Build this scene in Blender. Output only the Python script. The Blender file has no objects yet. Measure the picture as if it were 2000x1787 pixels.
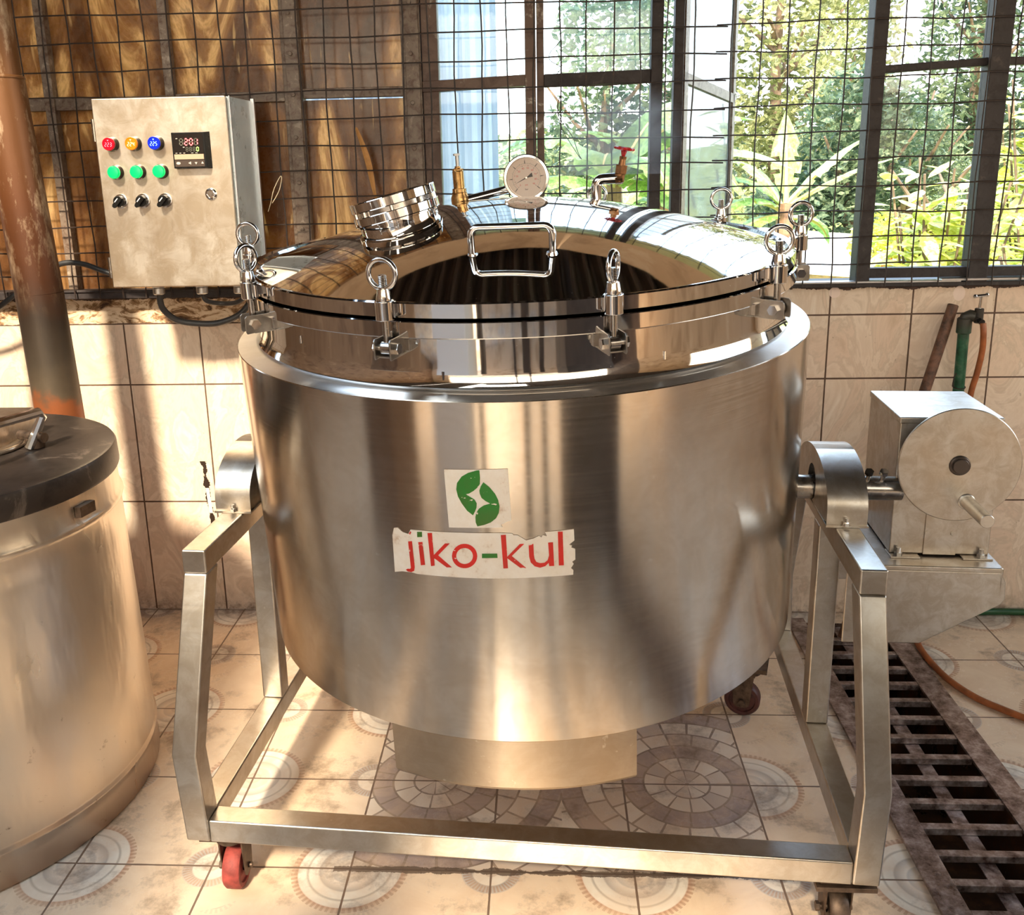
import bpy, bmesh, math, random
import numpy as np
from mathutils import Matrix, Vector
from mathutils.geometry import tessellate_polygon
PI = math.pi
rnd = random.Random(7)
S = bpy.context.scene
C = S.collection

# ------------------------------------------------------------------ camera, world, sun, exposure
F_PX, PITCH, YAWC, ROLLC, CAMH = 1856.1, .2516, .0586, -.0221, 1.4916
def cam_axes():
    cp, sp = math.cos(PITCH), math.sin(PITCH)
    f = Vector((-math.sin(YAWC)*cp, math.cos(YAWC)*cp, -sp))
    r = Vector((math.cos(YAWC), math.sin(YAWC), 0))
    u = r.cross(f)
    r2 = r*math.cos(ROLLC) + u*math.sin(ROLLC)
    u2 = -r*math.sin(ROLLC) + u*math.cos(ROLLC)
    return r2, u2, f
cd = bpy.data.cameras.new('camera')
cam = bpy.data.objects.new('camera', cd); C.objects.link(cam)
r_, u_, f_ = cam_axes()
cam.matrix_world = Matrix(((r_.x, u_.x, -f_.x, 0), (r_.y, u_.y, -f_.y, 0), (r_.z, u_.z, -f_.z, CAMH), (0, 0, 0, 1)))
cd.sensor_width = 36; cd.sensor_fit = 'HORIZONTAL'
cd.lens = F_PX/2000*36; cd.shift_x = 40.8/2000; cd.shift_y = -100/2000
cd.clip_start = .05; cd.clip_end = 200
S.camera = cam
S.view_settings.view_transform = 'Standard'; S.view_settings.look = 'None'
S.view_settings.gamma = 1; S.view_settings.use_curve_mapping = False
S.view_settings.exposure = 0.70

W = bpy.data.worlds.new('sky'); S.world = W; W.use_nodes = True
nt = W.node_tree; nt.nodes.clear()
tc = nt.nodes.new('ShaderNodeTexCoord'); sx = nt.nodes.new('ShaderNodeSeparateXYZ')
rp = nt.nodes.new('ShaderNodeValToRGB'); bg = nt.nodes.new('ShaderNodeBackground'); wo = nt.nodes.new('ShaderNodeOutputWorld')
nt.links.new(tc.outputs['Generated'], sx.inputs[0]); nt.links.new(sx.outputs[2], rp.inputs[0])
rp.color_ramp.elements[0].position = 0.0; rp.color_ramp.elements[0].color = (1, .98, .94, 1)
rp.color_ramp.elements[1].position = .6; rp.color_ramp.elements[1].color = (.50, .70, 1, 1)
e = rp.color_ramp.elements.new(.18); e.color = (.86, .94, 1, 1)
# the half of the sky round the sun is warm, the other half cool
rs = nt.nodes.new('ShaderNodeMapRange'); rs.inputs[1].default_value = -.55; rs.inputs[2].default_value = .35
mw = nt.nodes.new('ShaderNodeMix'); mw.data_type = 'RGBA'; mw.blend_type = 'MULTIPLY'; mw.inputs[0].default_value = 1
wc = nt.nodes.new('ShaderNodeMix'); wc.data_type = 'RGBA'; wc.inputs[6].default_value = (1.0, .80, .58, 1); wc.inputs[7].default_value = (.90, .96, 1, 1)
nt.links.new(sx.outputs[1], rs.inputs[0]); nt.links.new(rs.outputs[0], wc.inputs[0])
nt.links.new(rp.outputs[0], mw.inputs[6]); nt.links.new(wc.outputs[2], mw.inputs[7])
nt.links.new(mw.outputs[2], bg.inputs[0]); bg.inputs[1].default_value = 4.6
nt.links.new(bg.outputs[0], wo.inputs[0])

sun = bpy.data.lights.new('sun', 'SUN'); sun.energy = 6.8; sun.color = (1, .84, .62); sun.angle = math.radians(6)
so = bpy.data.objects.new('sun', sun); C.objects.link(so)
SUND = Vector((.17, 1, -.95)).normalized()
so.rotation_euler = SUND.to_track_quat('-Z', 'Y').to_euler(); so.location = (-2, -6, 6)

# ------------------------------------------------------------------ helpers
def tag(o, label=None, cat=None, group=None, kind=None):
    if label: o['label'] = label
    if cat: o['category'] = cat
    if group: o['group'] = group
    if kind: o['kind'] = kind
    return o
def thing(name, label, cat, loc=(0, 0, 0), rot=(0, 0, 0), group=None, mat=None):
    o = bpy.data.objects.new(name, None); C.objects.link(o)
    o.empty_display_size = .05
    if mat is not None: o.matrix_world = mat
    else: o.location = loc; o.rotation_euler = rot
    return tag(o, label, cat, group)
def copy_tree(o, parent=None):
    c = o.copy(); C.objects.link(c); c.parent = parent
    for ch in list(o.children): copy_tree(ch, c)
    return c

class MB:
    """collects faces, then links them as one mesh object"""
    def __init__(s): s.v = []; s.f = []; s.m = []
    def add(s, vs, fs, mi=0):
        o = len(s.v); s.v += [tuple(x) for x in vs]
        s.f += [tuple(i+o for i in f) for f in fs]; s.m += [mi]*len(fs); return s
    def box(s, a, b, mi=0, mat=None):
        x0, y0, z0 = a; x1, y1, z1 = b
        vs = [Vector(p) for p in ((x0,y0,z0),(x1,y0,z0),(x1,y1,z0),(x0,y1,z0),(x0,y0,z1),(x1,y0,z1),(x1,y1,z1),(x0,y1,z1))]
        if mat is not None: vs = [mat @ p for p in vs]
        return s.add(vs, [(0,3,2,1),(4,5,6,7),(0,1,5,4),(1,2,6,5),(2,3,7,6),(3,0,4,7)], mi)
    def lathe(s, prof, n=48, mi=0, mat=None, a0=0, a1=2*PI, cap=False):
        full = abs(a1-a0-2*PI) < 1e-6
        k = n if full else n+1
        vs = []
        for i in range(k):
            a = a0+(a1-a0)*i/n
            for r, z in prof: vs.append(Vector((r*math.cos(a), r*math.sin(a), z)))
        if mat is not None: vs = [mat @ p for p in vs]
        m = len(prof); fs = []
        for i in range(n):
            j = (i+1) % k
            for q in range(m-1): fs.append((i*m+q, j*m+q, j*m+q+1, i*m+q+1))
        return s.add(vs, fs, mi)
    def cyl(s, p0, p1, r, r2=None, n=24, mi=0, bev=0):
        p0 = Vector(p0); p1 = Vector(p1); d = p1-p0; L = d.length
        r2 = r if r2 is None else r2
        M = Matrix.Translation(p0) @ d.to_track_quat('Z', 'Y').to_matrix().to_4x4()
        if bev: prof = [(0,0),(r-bev,0),(r,bev),(r2,L-bev),(r2-bev,L),(0,L)]
        else: prof = [(0,0),(r,0),(r2,L),(0,L)]
        return s.lathe(prof, n, mi, M)
    def tube(s, pts, r, n=10, mi=0, closed=False, rads=None, rz=None):
        pts = [Vector(p) for p in pts]; N = len(pts); vs = []
        up = None
        for i, p in enumerate(pts):
            a = pts[(i-1) % N] if (closed or i > 0) else p
            b = pts[(i+1) % N] if (closed or i < N-1) else p
            t = (b-a).normalized()
            if up is None:
                up = Vector((0,0,1)) if abs(t.z) < .9 else Vector((1,0,0))
            u = (up - t*up.dot(t)).normalized(); w = t.cross(u); up = u
            rr = rads[i] if rads else r
            for k in range(n):
                an = 2*PI*k/n
                vs.append(p + u*math.cos(an)*rr + w*math.sin(an)*(rr if rz is None else rz))
        fs = []
        for i in range(N if closed else N-1):
            j = (i+1) % N
            for k in range(n):
                l = (k+1) % n; fs.append((i*n+k, j*n+k, j*n+l, i*n+l))
        if not closed:
            fs.append(tuple(range(n))[::-1] if 0 else tuple(range(n))); fs.append(tuple((N-1)*n+k for k in range(n))[::-1])
        return s.add(vs, fs, mi)
    def torus(s, c, R, r, mat=None, n=32, m=10, mi=0):
        vs = []; fs = []
        for i in range(n):
            a = 2*PI*i/n
            for k in range(m):
                b = 2*PI*k/m; q = Vector(((R+r*math.cos(b))*math.cos(a), (R+r*math.cos(b))*math.sin(a), r*math.sin(b)))
                if mat is not None: q = mat @ q
                vs.append(q+Vector(c))
        for i in range(n):
            for k in range(m): fs.append((i*m+k, ((i+1)%n)*m+k, ((i+1)%n)*m+(k+1)%m, i*m+(k+1)%m))
        return s.add(vs, fs, mi)
    def prism(s, poly, w0, w1, f=None, mi=0):
        """poly: 2D points, extruded w0..w1; f maps (u,v,w) to 3D"""
        f = f or (lambda u, v, w: (u, v, w)); n = len(poly)
        vs = [f(u, v, w0) for u, v in poly]+[f(u, v, w1) for u, v in poly]
        fs = [tuple(range(n))[::-1], tuple(range(n, 2*n))]+[(i, (i+1)%n, n+(i+1)%n, n+i) for i in range(n)]
        return s.add(vs, fs, mi)
    def hexnut(s, p0, p1, r, mi=0): return s.cyl(p0, p1, r, n=6, mi=mi)
    def build(s, name, mats, parent=None, bevel=0, sharp=32, tri=False, seg=2, mw=None, smooth=True):
        me = bpy.data.meshes.new(name); me.from_pydata(s.v, [], s.f)
        mats = mats if isinstance(mats, (list, tuple)) else [mats]
        for m in mats: me.materials.append(m)
        me.polygons.foreach_set('material_index', s.m)
        bm = bmesh.new(); bm.from_mesh(me)
        bmesh.ops.remove_doubles(bm, verts=bm.verts, dist=1e-6)
        bmesh.ops.recalc_face_normals(bm, faces=bm.faces)
        if smooth:
            for f in bm.faces: f.smooth = True
            for ed in bm.edges:
                ed.smooth = not (len(ed.link_faces) == 2 and ed.calc_face_angle(0) > math.radians(sharp))
        bm.to_mesh(me); bm.free()
        o = bpy.data.objects.new(name, me); C.objects.link(o)
        if parent is not None: o.parent = parent
        if mw is not None: o.matrix_world = mw
        if bevel:
            b = o.modifiers.new('bevel', 'BEVEL'); b.width = bevel; b.segments = seg; b.limit_method = 'ANGLE'; b.angle_limit = math.radians(40)
            b.harden_normals = True
        return o
def struct(mb, name, mats, parent=None, **k):
    o = mb.build(name, mats, parent, **k)
    if parent is None: o['kind'] = 'structure'
    return o
def quads(name, V, F, mat, parent=None, smooth=False):
    me = bpy.data.meshes.new(name); me.from_pydata(V, [], F); me.materials.append(mat)
    if smooth: me.polygons.foreach_set('use_smooth', [True]*len(F))
    o = bpy.data.objects.new(name, me); C.objects.link(o)
    if parent is not None: o.parent = parent
    return o

# ------------------------------------------------------------------ material helpers
class X:
    def __init__(s, g, sock): s.g = g; s.s = sock
    def _o(s, op, b=None, c=None, rev=False):
        return s.g.m(op, b, s, c) if rev else s.g.m(op, s, b, c)
    def __add__(s, b): return s._o('ADD', b)
    def __radd__(s, b): return s._o('ADD', b)
    def __sub__(s, b): return s._o('SUBTRACT', b)
    def __rsub__(s, b): return s._o('SUBTRACT', b, rev=True)
    def __mul__(s, b): return s._o('MULTIPLY', b)
    def __rmul__(s, b): return s._o('MULTIPLY', b)
    def __truediv__(s, b): return s._o('DIVIDE', b)
    def lt(s, b): return s._o('LESS_THAN', b)
    def gt(s, b): return s._o('GREATER_THAN', b)
    def abs(s): return s._o('ABSOLUTE')
    def floor(s): return s._o('FLOOR')
    def fract(s): return s._o('FRACT')
    def mod(s, b): return s._o('FLOORED_MODULO', b)
    def min(s, b): return s._o('MINIMUM', b)
    def max(s, b): return s._o('MAXIMUM', b)
    def pow(s, b): return s._o('POWER', b)
    def sin(s): return s._o('SINE')
    def sqrt(s): return s._o('SQRT')
    def clamp(s): return s.g.m('MULTIPLY', s, 1.0, clamp=True)
class G:
    def __init__(s, name):
        s.mat = bpy.data.materials.new(name); s.mat.use_nodes = True
        s.t = s.mat.node_tree; s.t.nodes.clear()
        s.out = s.t.nodes.new('ShaderNodeOutputMaterial')
    def n(s, t): return s.t.nodes.new(t)
    def put(s, inp, v):
        if isinstance(v, X): s.t.links.new(v.s, inp)
        elif v is not None:
            if isinstance(v, (tuple, list)) and len(v) == 3 and inp.type == 'RGBA': v = (*v, 1)
            inp.default_value = v
    def m(s, op, a, b=None, c=None, clamp=False):
        n = s.n('ShaderNodeMath'); n.operation = op; n.use_clamp = clamp
        s.put(n.inputs[0], a); s.put(n.inputs[1], b)
        if c is not None: s.put(n.inputs[2], c)
        return X(s, n.outputs[0])
    def pos(s, kind='world'):
        if kind == 'world': g = s.n('ShaderNodeNewGeometry'); o = g.outputs['Position']
        else: g = s.n('ShaderNodeTexCoord'); o = g.outputs['Object']
        return X(s, o)
    def xyz(s, v):
        n = s.n('ShaderNodeSeparateXYZ'); s.put(n.inputs[0], v); return [X(s, n.outputs[i]) for i in range(3)]
    def vec(s, a, b, c):
        n = s.n('ShaderNodeCombineXYZ'); s.put(n.inputs[0], a); s.put(n.inputs[1], b); s.put(n.inputs[2], c); return X(s, n.outputs[0])
    def scale(s, v, sc):
        n = s.n('ShaderNodeMapping'); s.put(n.inputs[0], v); n.inputs['Scale'].default_value = sc; return X(s, n.outputs[0])
    def noise(s, v, sc, det=4, rough=.6, dist=0, col=False):
        n = s.n('ShaderNodeTexNoise'); s.put(n.inputs['Vector'], v); n.inputs['Scale'].default_value = sc
        n.inputs['Detail'].default_value = det; n.inputs['Roughness'].default_value = rough; n.inputs['Distortion'].default_value = dist
        return X(s, n.outputs['Color' if col else 'Fac'])
    def voro(s, v, sc, feat='F1', out='Distance'):
        n = s.n('ShaderNodeTexVoronoi'); n.feature = feat; s.put(n.inputs['Vector'], v); n.inputs['Scale'].default_value = sc
        return X(s, n.outputs[out])
    def ramp(s, f, stops):
        n = s.n('ShaderNodeValToRGB'); cr = n.color_ramp; s.put(n.inputs[0], f)
        while len(cr.elements) > 1: cr.elements.remove(cr.elements[-1])
        for i, (p, c) in enumerate(stops):
            if not isinstance(c, (tuple, list)): c = (c, c, c)
            el = cr.elements[0] if i == 0 else cr.elements.new(p)
            el.position = p; el.color = (*c, 1)
        return X(s, n.outputs[0])
    def mix(s, f, a, b):
        n = s.n('ShaderNodeMix'); n.data_type = 'RGBA'; s.put(n.inputs[0], f)
        for i, v in ((6, a), (7, b)):
            s.put(n.inputs[i], v)
        return X(s, n.outputs[2])
    def bump(s, h, strength=.3, dist=.002):
        n = s.n('ShaderNodeBump'); s.put(n.inputs['Height'], h); n.inputs['Strength'].default_value = strength; n.inputs['Distance'].default_value = dist
        return X(s, n.outputs[0])
    def bsdf(s, **k):
        n = s.n('ShaderNodeBsdfPrincipled')
        names = dict(color='Base Color', metal='Metallic', rough='Roughness', normal='Normal', emit='Emission Color', estr='Emission Strength',
                     aniso='Anisotropic', alpha='Alpha', trans='Transmission Weight', coat='Coat Weight', croug='Coat Roughness', spec='Specular IOR Level', tangent='Tangent', arot='Anisotropic Rotation', sss='Subsurface Weight')
        for a, v in k.items(): s.put(n.inputs[names[a]], v)
        s.t.links.new(n.outputs[0], s.out.inputs[0]); s.b = n
        return s.mat
def simple(name, col, rough=.5, metal=0, var=.12, sc=30, bump=0, kind='obj', **k):
    g = G(name); p = g.pos(kind); f = g.noise(p, sc, 5)
    c1 = tuple(max(0, c*(1-var*2)) for c in col); c2 = tuple(min(1, c*(1+var)) for c in col)
    c = g.ramp(f, [(.3, c1), (.7, c2)])
    r = g.ramp(f, [(.3, max(0, rough-.06)), (.7, min(1, rough+.06))])
    kw = dict(color=c, rough=r, metal=metal, **k)
    if bump: kw['normal'] = g.bump(f, bump)
    return g.bsdf(**kw)
def plain(name, col, rough=.5, metal=0, **k):
    return G(name).bsdf(color=col, rough=rough, metal=metal, **k)

def steel_brushed(name, base, r0, r1, along='z', aniso=.5, dirt=.12, blot=5):
    g = G(name); p = g.pos('obj')
    st = g.noise(g.scale(p, (4, 4, 260) if along == 'z' else (260, 260, 4)), 1.0, 3, .6)
    bl = g.noise(p, blot, 6, .65)
    sp = g.noise(p, 60, 3, .5)
    c = g.mix(st, tuple(x*.90 for x in base), base)
    c = g.mix(g.ramp(g.noise(p, blot*2.3, 7, .7, .6), [(.40, min(1, dirt*2.6)), (.60, 0)]), c, tuple(x*y for x, y in zip(base, (.62, .54, .44))))
    c = g.mix(g.ramp(bl, [(.35, dirt*2), (.65, 0)]), c, tuple(x*y for x, y in zip(base, (.75, .66, .55))))
    c = g.mix(g.ramp(sp, [(.70, 0), (.78, .5)]), c, (.8, .76, .7))
    r = g.m('MULTIPLY_ADD', st, .08, g.m('MULTIPLY_ADD', bl, r1-r0, r0-.04))
    kw = dict(color=c, rough=r, metal=1.0, normal=g.bump(st, .05, .0006))
    if aniso:
        t = g.n('ShaderNodeTangent'); t.direction_type = 'RADIAL'; t.axis = 'Z'
        kw['tangent'] = X(g, t.outputs[0]); kw['aniso'] = aniso; kw['arot'] = .25
    return g.bsdf(**kw)
M_BODY = steel_brushed('brushed_steel', (.74, .665, .58), .15, .20, aniso=.85)
M_SHOULDER = steel_brushed('brushed_steel_top', (.74, .70, .66), .28, .42, aniso=0)
M_FRAME = steel_brushed('satin_steel', (.66, .63, .585), .26, .40, along='z', aniso=0, blot=9, dirt=.2)
M_HOUS = steel_brushed('worn_sheet_steel', (.70, .66, .61), .28, .46, along='z', aniso=0, blot=12, dirt=.25)
def polished(name, base, r):
    g = G(name); p = g.pos('obj'); f = g.noise(p, 7, 5, .6); s2 = g.noise(g.scale(p, (30, 30, 300)), 1, 2)
    wav = g.noise(p, 9, 1, .4)
    spk = g.voro(p, 55, out='Distance')
    c = g.mix(f, tuple(x*.9 for x in base), base)
    return g.bsdf(color=c, metal=1.0, rough=g.m('ADD', g.m('MULTIPLY_ADD', s2, .03, r-.015), g.ramp(spk, [(.02, .3), (.045, 0)])), normal=g.bump(wav, .10, .004))
M_POL = polished('polished_steel', (.80, .77, .74), .045)
M_DOME = polished('mirror_steel', (.82, .80, .78), .035)
M_CHROME = plain('chrome', (.82, .80, .78), .10, 1.0)
M_DKSTEEL = simple('dull_hardware_steel', (.50, .46, .42), .24, 1.0, sc=60)
M_BRASS = simple('aged_brass', (.62, .36, .14), .30, 1.0, sc=80, var=.2)
M_BRONZE = simple('dark_bronze', (.34, .17, .08), .38, 1.0, sc=80, var=.2)
M_REDW = simple('red_enamel', (.50, .012, .012), .32, sc=60)
M_REDRUB = simple('worn_red_polyurethane', (.33, .055, .045), .65, sc=40, var=.3)
M_BLACKP = simple('black_plastic', (.005, .005, .005), .30, sc=50, spec=.3)
M_RUBBER = simple('black_rubber_cable', (.035, .035, .038), .42, sc=60)
M_ZINC = simple('zinc_plate', (.60, .58, .56), .35, 1.0, sc=50)
M_DARKIRON = simple('dark_caster_iron', (.16, .11, .08), .5, .8, sc=50, var=.3)

def m_wall_tile():
    g = G('glazed_wall_tile'); p = g.pos(); x, y, z = g.xyz(p)
    u = (x+1.365)/.25
    du = (u-g.m('ROUND', u)).abs()*.25
    dz = (z-.397).abs().min((z-.805).abs()).min((z-1.008).abs())
    d = du.min(dz); wob = g.noise(p, 25, 3)
    grout = (d+(wob-.5)*.0016).lt(.0026)
    cell = g.vec(u.floor()+.5, (z/.2).floor(), 1.0)
    n1 = g.noise(g.scale(p, (1, 1, .55)), 7.5, 8, .62, 1.4)
    n2 = g.noise(p, 3, 3, .5)
    col = g.ramp(n1, [(.30, (.58, .43, .31)), (.43, (.74, .58, .45)), (.48, (.62, .49, .37)), (.53, (.78, .65, .52)), (.60, (.70, .56, .43)), (.72, (.86, .76, .64))])
    col = g.mix(g.ramp(n2, [(.35, 0), (.7, .3)]), col, (.78, .56, .43))
    col = g.mix(grout, col, (.10, .055, .035))
    # grime spots, stronger near the floor and along the joints
    sp = g.noise(p, 38, 6, .7)
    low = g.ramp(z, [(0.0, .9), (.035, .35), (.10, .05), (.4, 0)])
    col = g.mix(g.ramp(sp, [(.66, 0), (.71, .75)])*.55, col, (.22, .13, .08))
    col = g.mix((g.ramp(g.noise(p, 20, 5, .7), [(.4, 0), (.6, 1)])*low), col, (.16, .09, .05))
    # painted-over repair and long black gouge beside the kettle
    gx = ((x+1.143)*1.0 + (z-.46)*.06).abs(); gz = (z-.425).abs()
    gouge = (gx+(g.noise(p, 45, 4, .7)-.5)*.034).lt(.008)*gz.lt(.115)
    patch = (gx.lt(.006))*((z-.40).abs().lt(.045))
    col = g.mix(gouge, col, (.03, .02, .015)); col = g.mix(patch, col, (.70, .64, .55))
    # broken edge with old cement above the last row on the left
    edge = 1.010+(g.noise(p, 14, 6, .75)-.5)*.02
    lft = x.lt(-.80)
    brk = z.gt(edge)*lft
    cem = g.ramp(g.noise(g.scale(p, (1, 1, 2.2)), 13, 7, .7, 1.2), [(.36, (.05, .022, .01)), (.46, (.30, .17, .08)), (.52, (.66, .50, .34)), (.66, (.74, .60, .44))])
    col = g.mix(brk, col, cem)
    e2 = (z.gt(1.088+(g.noise(p, 16, 6, .75)-.5)*.035))
    col = g.mix(e2, col, g.ramp(g.noise(p, 50, 5), [(.3, (.03, .017, .012)), (.7, (.11, .06, .045))]))
    dots = (((x-.897)*(x-.897)+(z-1.078)*(z-1.078)).sqrt().lt(.017)).max(((x-1.273)*(x-1.273)+((z-1.07)*(z-1.07))*.6).sqrt().lt(.018))
    col = g.mix(dots*.8, col, (.86, .70, .62))
    dirty = (grout.max(brk)).max(e2)
    r = g.m('MULTIPLY_ADD', dirty, .6, .20)
    return g.bsdf(color=col, rough=r, normal=g.bump((grout*-1.0)+n1*.15, .25, .002), spec=.5)
M_WALL = m_wall_tile()

def m_floor():
    g = G('patterned_floor_tile'); p = g.pos(); x, y, z = g.xyz(p)
    t = .3086; u = (x+1.050)/t; v = (2.668-y)/t
    ui = g.m('ROUND', u); vi = g.m('ROUND', v)
    fu = u-ui; fv = v-vi
    r = (fu*fu+fv*fv).sqrt()*t
    ang = g.m('ARCTAN2', fv, fu)
    par = (ui+vi).mod(2.0)                      # big and small rosettes alternate at the tile corners
    def rings(r, ang, stops, ticks, tr0, tr1):
        c = g.ramp(r/.2, [(a/.2, k) for a, k in stops])
        tk = ((ang*ticks).sin()).gt(-.1)*r.gt(tr0)*r.lt(tr1)
        return g.mix(tk*.6, c, (.44, .25, .16))
    cream = (.84, .66, .48)
    big = rings(r, ang, [(0, (.84,.76,.66)), (.018,(.66,.56,.47)), (.022,(.82,.72,.6)), (.040,(.62,.58,.53)), (.044,(.84,.76,.66)), (.066,(.50,.45,.40)), (.070,(.78,.72,.63)), (.088,(.86,.8,.70)), (.092,(.52,.46,.38)), (.097,(.88,.81,.7)), (.112,(.86,.78,.66)), (.115,(.62,.38,.26)), (.128,cream)], 64, .114, .128)
    small = rings(r, ang, [(0,(.80,.7,.58)), (.014,(.6,.5,.4)), (.018,(.84,.75,.63)), (.040,(.84,.75,.63)), (.043,(.42,.38,.34)), (.062,(.55,.50,.45)), (.066,cream)], 46, .044, .062)
    base = g.mix(par.gt(.5), small, big)
    # fainter small circles inside the tiles
    fu2 = (u+.37).fract()-.5; fv2 = (v+.21).fract()-.5
    r2 = (fu2*fu2+fv2*fv2).sqrt()*t
    a2 = g.m('ARCTAN2', fv2, fu2)
    ring2 = ((r2-.033).abs().lt(.0022)).max(((a2*26.0).sin().gt(0.0))*r2.gt(.036)*r2.lt(.047)*.6)
    base = g.mix(ring2*.42*(r.gt(.13)), base, (.48, .34, .25))
    # cobble-fan panel under the kettle
    inp = x.gt(-.433)*x.lt(.49)*y.gt(1.745)*y.lt(2.362)
    s2 = .3086*1.0; cu = (x+.278)/.62; cv = (y-2.053)/.31
    cu1 = cu-g.m('ROUND', cu); cv1 = cv
    rr = g.m('SQRT', (cu1*.62)*(cu1*.62)+(cv1*.31)*(cv1*.31))
    aa = g.m('ARCTAN2', cv1*.31, cu1*.62)
    band = rr/.052; bi = band.floor(); bf = band.fract()
    seg = (aa*(bi*2.2+5.0)/6.2832*1.6)
    sf = seg.fract()
    line = (bf.lt(.10)).max(sf.lt(.09))
    bn = g.noise(g.vec(bi*3.1, seg.floor()*1.7, 0.0), 3.3, 1)
    stone = g.ramp(bn, [(.35, (.56, .45, .37)), (.5, (.76, .64, .52)), (.65, (.84, .74, .62))])
    stone = g.mix(((bi-2.0).abs().lt(.5)).max((bi-5.0).abs().lt(.5)), stone, (.40, .30, .26))
    stone = g.mix(line, stone, (.27, .20, .16))
    base = g.mix(inp, base, stone)
    # marbling, grout, dirt
    mar = g.noise(p, 9, 7, .65, .8)
    base = g.mix(g.ramp(mar, [(.38, .45), (.6, 0)]), base, (.70, .50, .34))
    d = ((u-ui).abs().min((v-vi).abs()))*t
    gr = (d+(g.noise(p, 30, 3)-.5)*.002).lt(.0024)
    base = g.mix(gr, base, (.20, .13, .09))
    dirt = g.ramp(g.noise(p, 6.5, 8, .72), [(.50, 0), (.68, .75)])
    near = g.ramp(y, [(2.7/4, 0), (2.98/4, .8)]) if 0 else g.ramp((y/4.0), [(.70, 0), (.745, .85)])
    dirt = dirt.max(g.ramp(g.noise(p, 16, 6, .7), [(.35, 0), (.6, 1)])*near)
    dirt = dirt.max(g.ramp(g.noise(p, 70, 4, .7), [(.70, 0), (.75, .5)]))
    base = g.mix(dirt, base, (.17, .105, .065))
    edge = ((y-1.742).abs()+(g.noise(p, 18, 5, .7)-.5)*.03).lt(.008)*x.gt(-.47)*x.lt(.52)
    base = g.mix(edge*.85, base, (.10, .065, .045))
    return g.bsdf(color=base, rough=g.m('MULTIPLY_ADD', dirt.max(gr), .35, .26), normal=g.bump(gr*-1.0+mar*.1, .2, .002))
M_FLOOR = m_floor()

def m_brown_pane():
    g = G('brown_coated_pane'); p = g.pos(); x, y, z = g.xyz(p)
    n1 = g.noise(g.scale(p, (1.6, 1, .5)), 3.2, 7, .62, .9)
    n2 = g.noise(p, 14, 7, .75)
    c = g.ramp(n1, [(.28, (.07, .027, .010)), (.44, (.25, .11, .04)), (.53, (.50, .27, .105)), (.59, (.92, .64, .33)), (.64, (.52, .29, .12)), (.75, (.28, .135, .05))])
    c = g.mix(g.ramp(n2, [(.55, 0), (.72, .6)]), c, (.34, .25, .17))
    sc = g.noise(g.scale(p, (5, 1, .7)), 9, 3, .5, .4)
    c = g.mix(g.ramp(sc, [(.64, 0), (.70, .7)]), c, (.92, .66, .34))  # golden highlights and light streaks are painted into the pane colour
    g.bsdf(color=c, rough=g.ramp(n2, [(.3, .16), (.7, .42)]), spec=.8, coat=.5, croug=.12, normal=g.bump(n1, .25, .01))
    t = g.n('ShaderNodeBsdfTranslucent'); g.put(t.inputs[0], c); m = g.n('ShaderNodeMixShader'); m.inputs[0].default_value = .55
    g.t.links.new(g.b.outputs[0], m.inputs[1]); g.t.links.new(t.outputs[0], m.inputs[2]); g.t.links.new(m.outputs[0], g.out.inputs[0]); return g.mat
M_BROWN = m_brown_pane()
def m_paint(name, c0, c1, c2, sc=16, rough=.5, metal=0):
    g = G(name); p = g.pos(); n = g.noise(p, sc, 7, .7, .5)
    c = g.ramp(n, [(.38, c0), (.5, c1), (.58, c1), (.66, c2)])
    return g.bsdf(color=c, rough=rough, metal=metal, normal=g.bump(n, .4, .002))
M_BAR = m_paint('weathered_window_steel', (.10, .055, .035), (.19, .14, .105), (.34, .28, .22), 40)
M_BARDK = m_paint('dark_window_steel', (.016, .010, .010), (.028, .021, .022), (.06, .045, .04), 30, .6)
M_BARBR = m_paint('peeling_brown_post', (.075, .035, .022), (.13, .075, .05), (.42, .36, .29), 13)
M_WIRE = m_paint('rusty_wire', (.02, .012, .009), (.035, .022, .018), (.07, .035, .02), 30, .6)
M_ALU = plain('bare_aluminium', (.72, .74, .78), .3, 1.0)

def m_glass():
    g = G('dusty_window_glass'); p = g.pos()
    f = g.n('ShaderNodeFresnel'); f.inputs[0].default_value = 1.45
    tr = g.n('ShaderNodeBsdfTransparent'); tr.inputs[0].default_value = (.90, .95, .95, 1)
    gl = g.n('ShaderNodeBsdfGlossy'); gl.inputs['Roughness'].default_value = .03
    df = g.n('ShaderNodeBsdfDiffuse'); df.inputs[0].default_value = (.75, .84, .86, 1)
    tl = g.n('ShaderNodeBsdfTranslucent'); tl.inputs[0].default_value = (.78, .88, .92, 1)
    m1 = g.n('ShaderNodeMixShader'); m2 = g.n('ShaderNodeMixShader'); m3 = g.n('ShaderNodeMixShader'); m3.inputs[0].default_value = .65
    g.t.links.new(f.outputs[0], m1.inputs[0]); g.t.links.new(tr.outputs[0], m1.inputs[1]); g.t.links.new(gl.outputs[0], m1.inputs[2])
    n = g.noise(g.scale(p, (1, 1, .6)), 7, 6, .65, .6)
    g.t.links.new(df.outputs[0], m3.inputs[1]); g.t.links.new(tl.outputs[0], m3.inputs[2])
    d = g.ramp(n, [(.35, .06), (.55, .13), (.72, .32)])
    g.t.links.new(d.s, m2.inputs[0]); g.t.links.new(m1.outputs[0], m2.inputs[1]); g.t.links.new(m3.outputs[0], m2.inputs[2])
    g.t.links.new(m2.outputs[0], g.out.inputs[0]); return g.mat
M_GLASS = m_glass()
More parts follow.
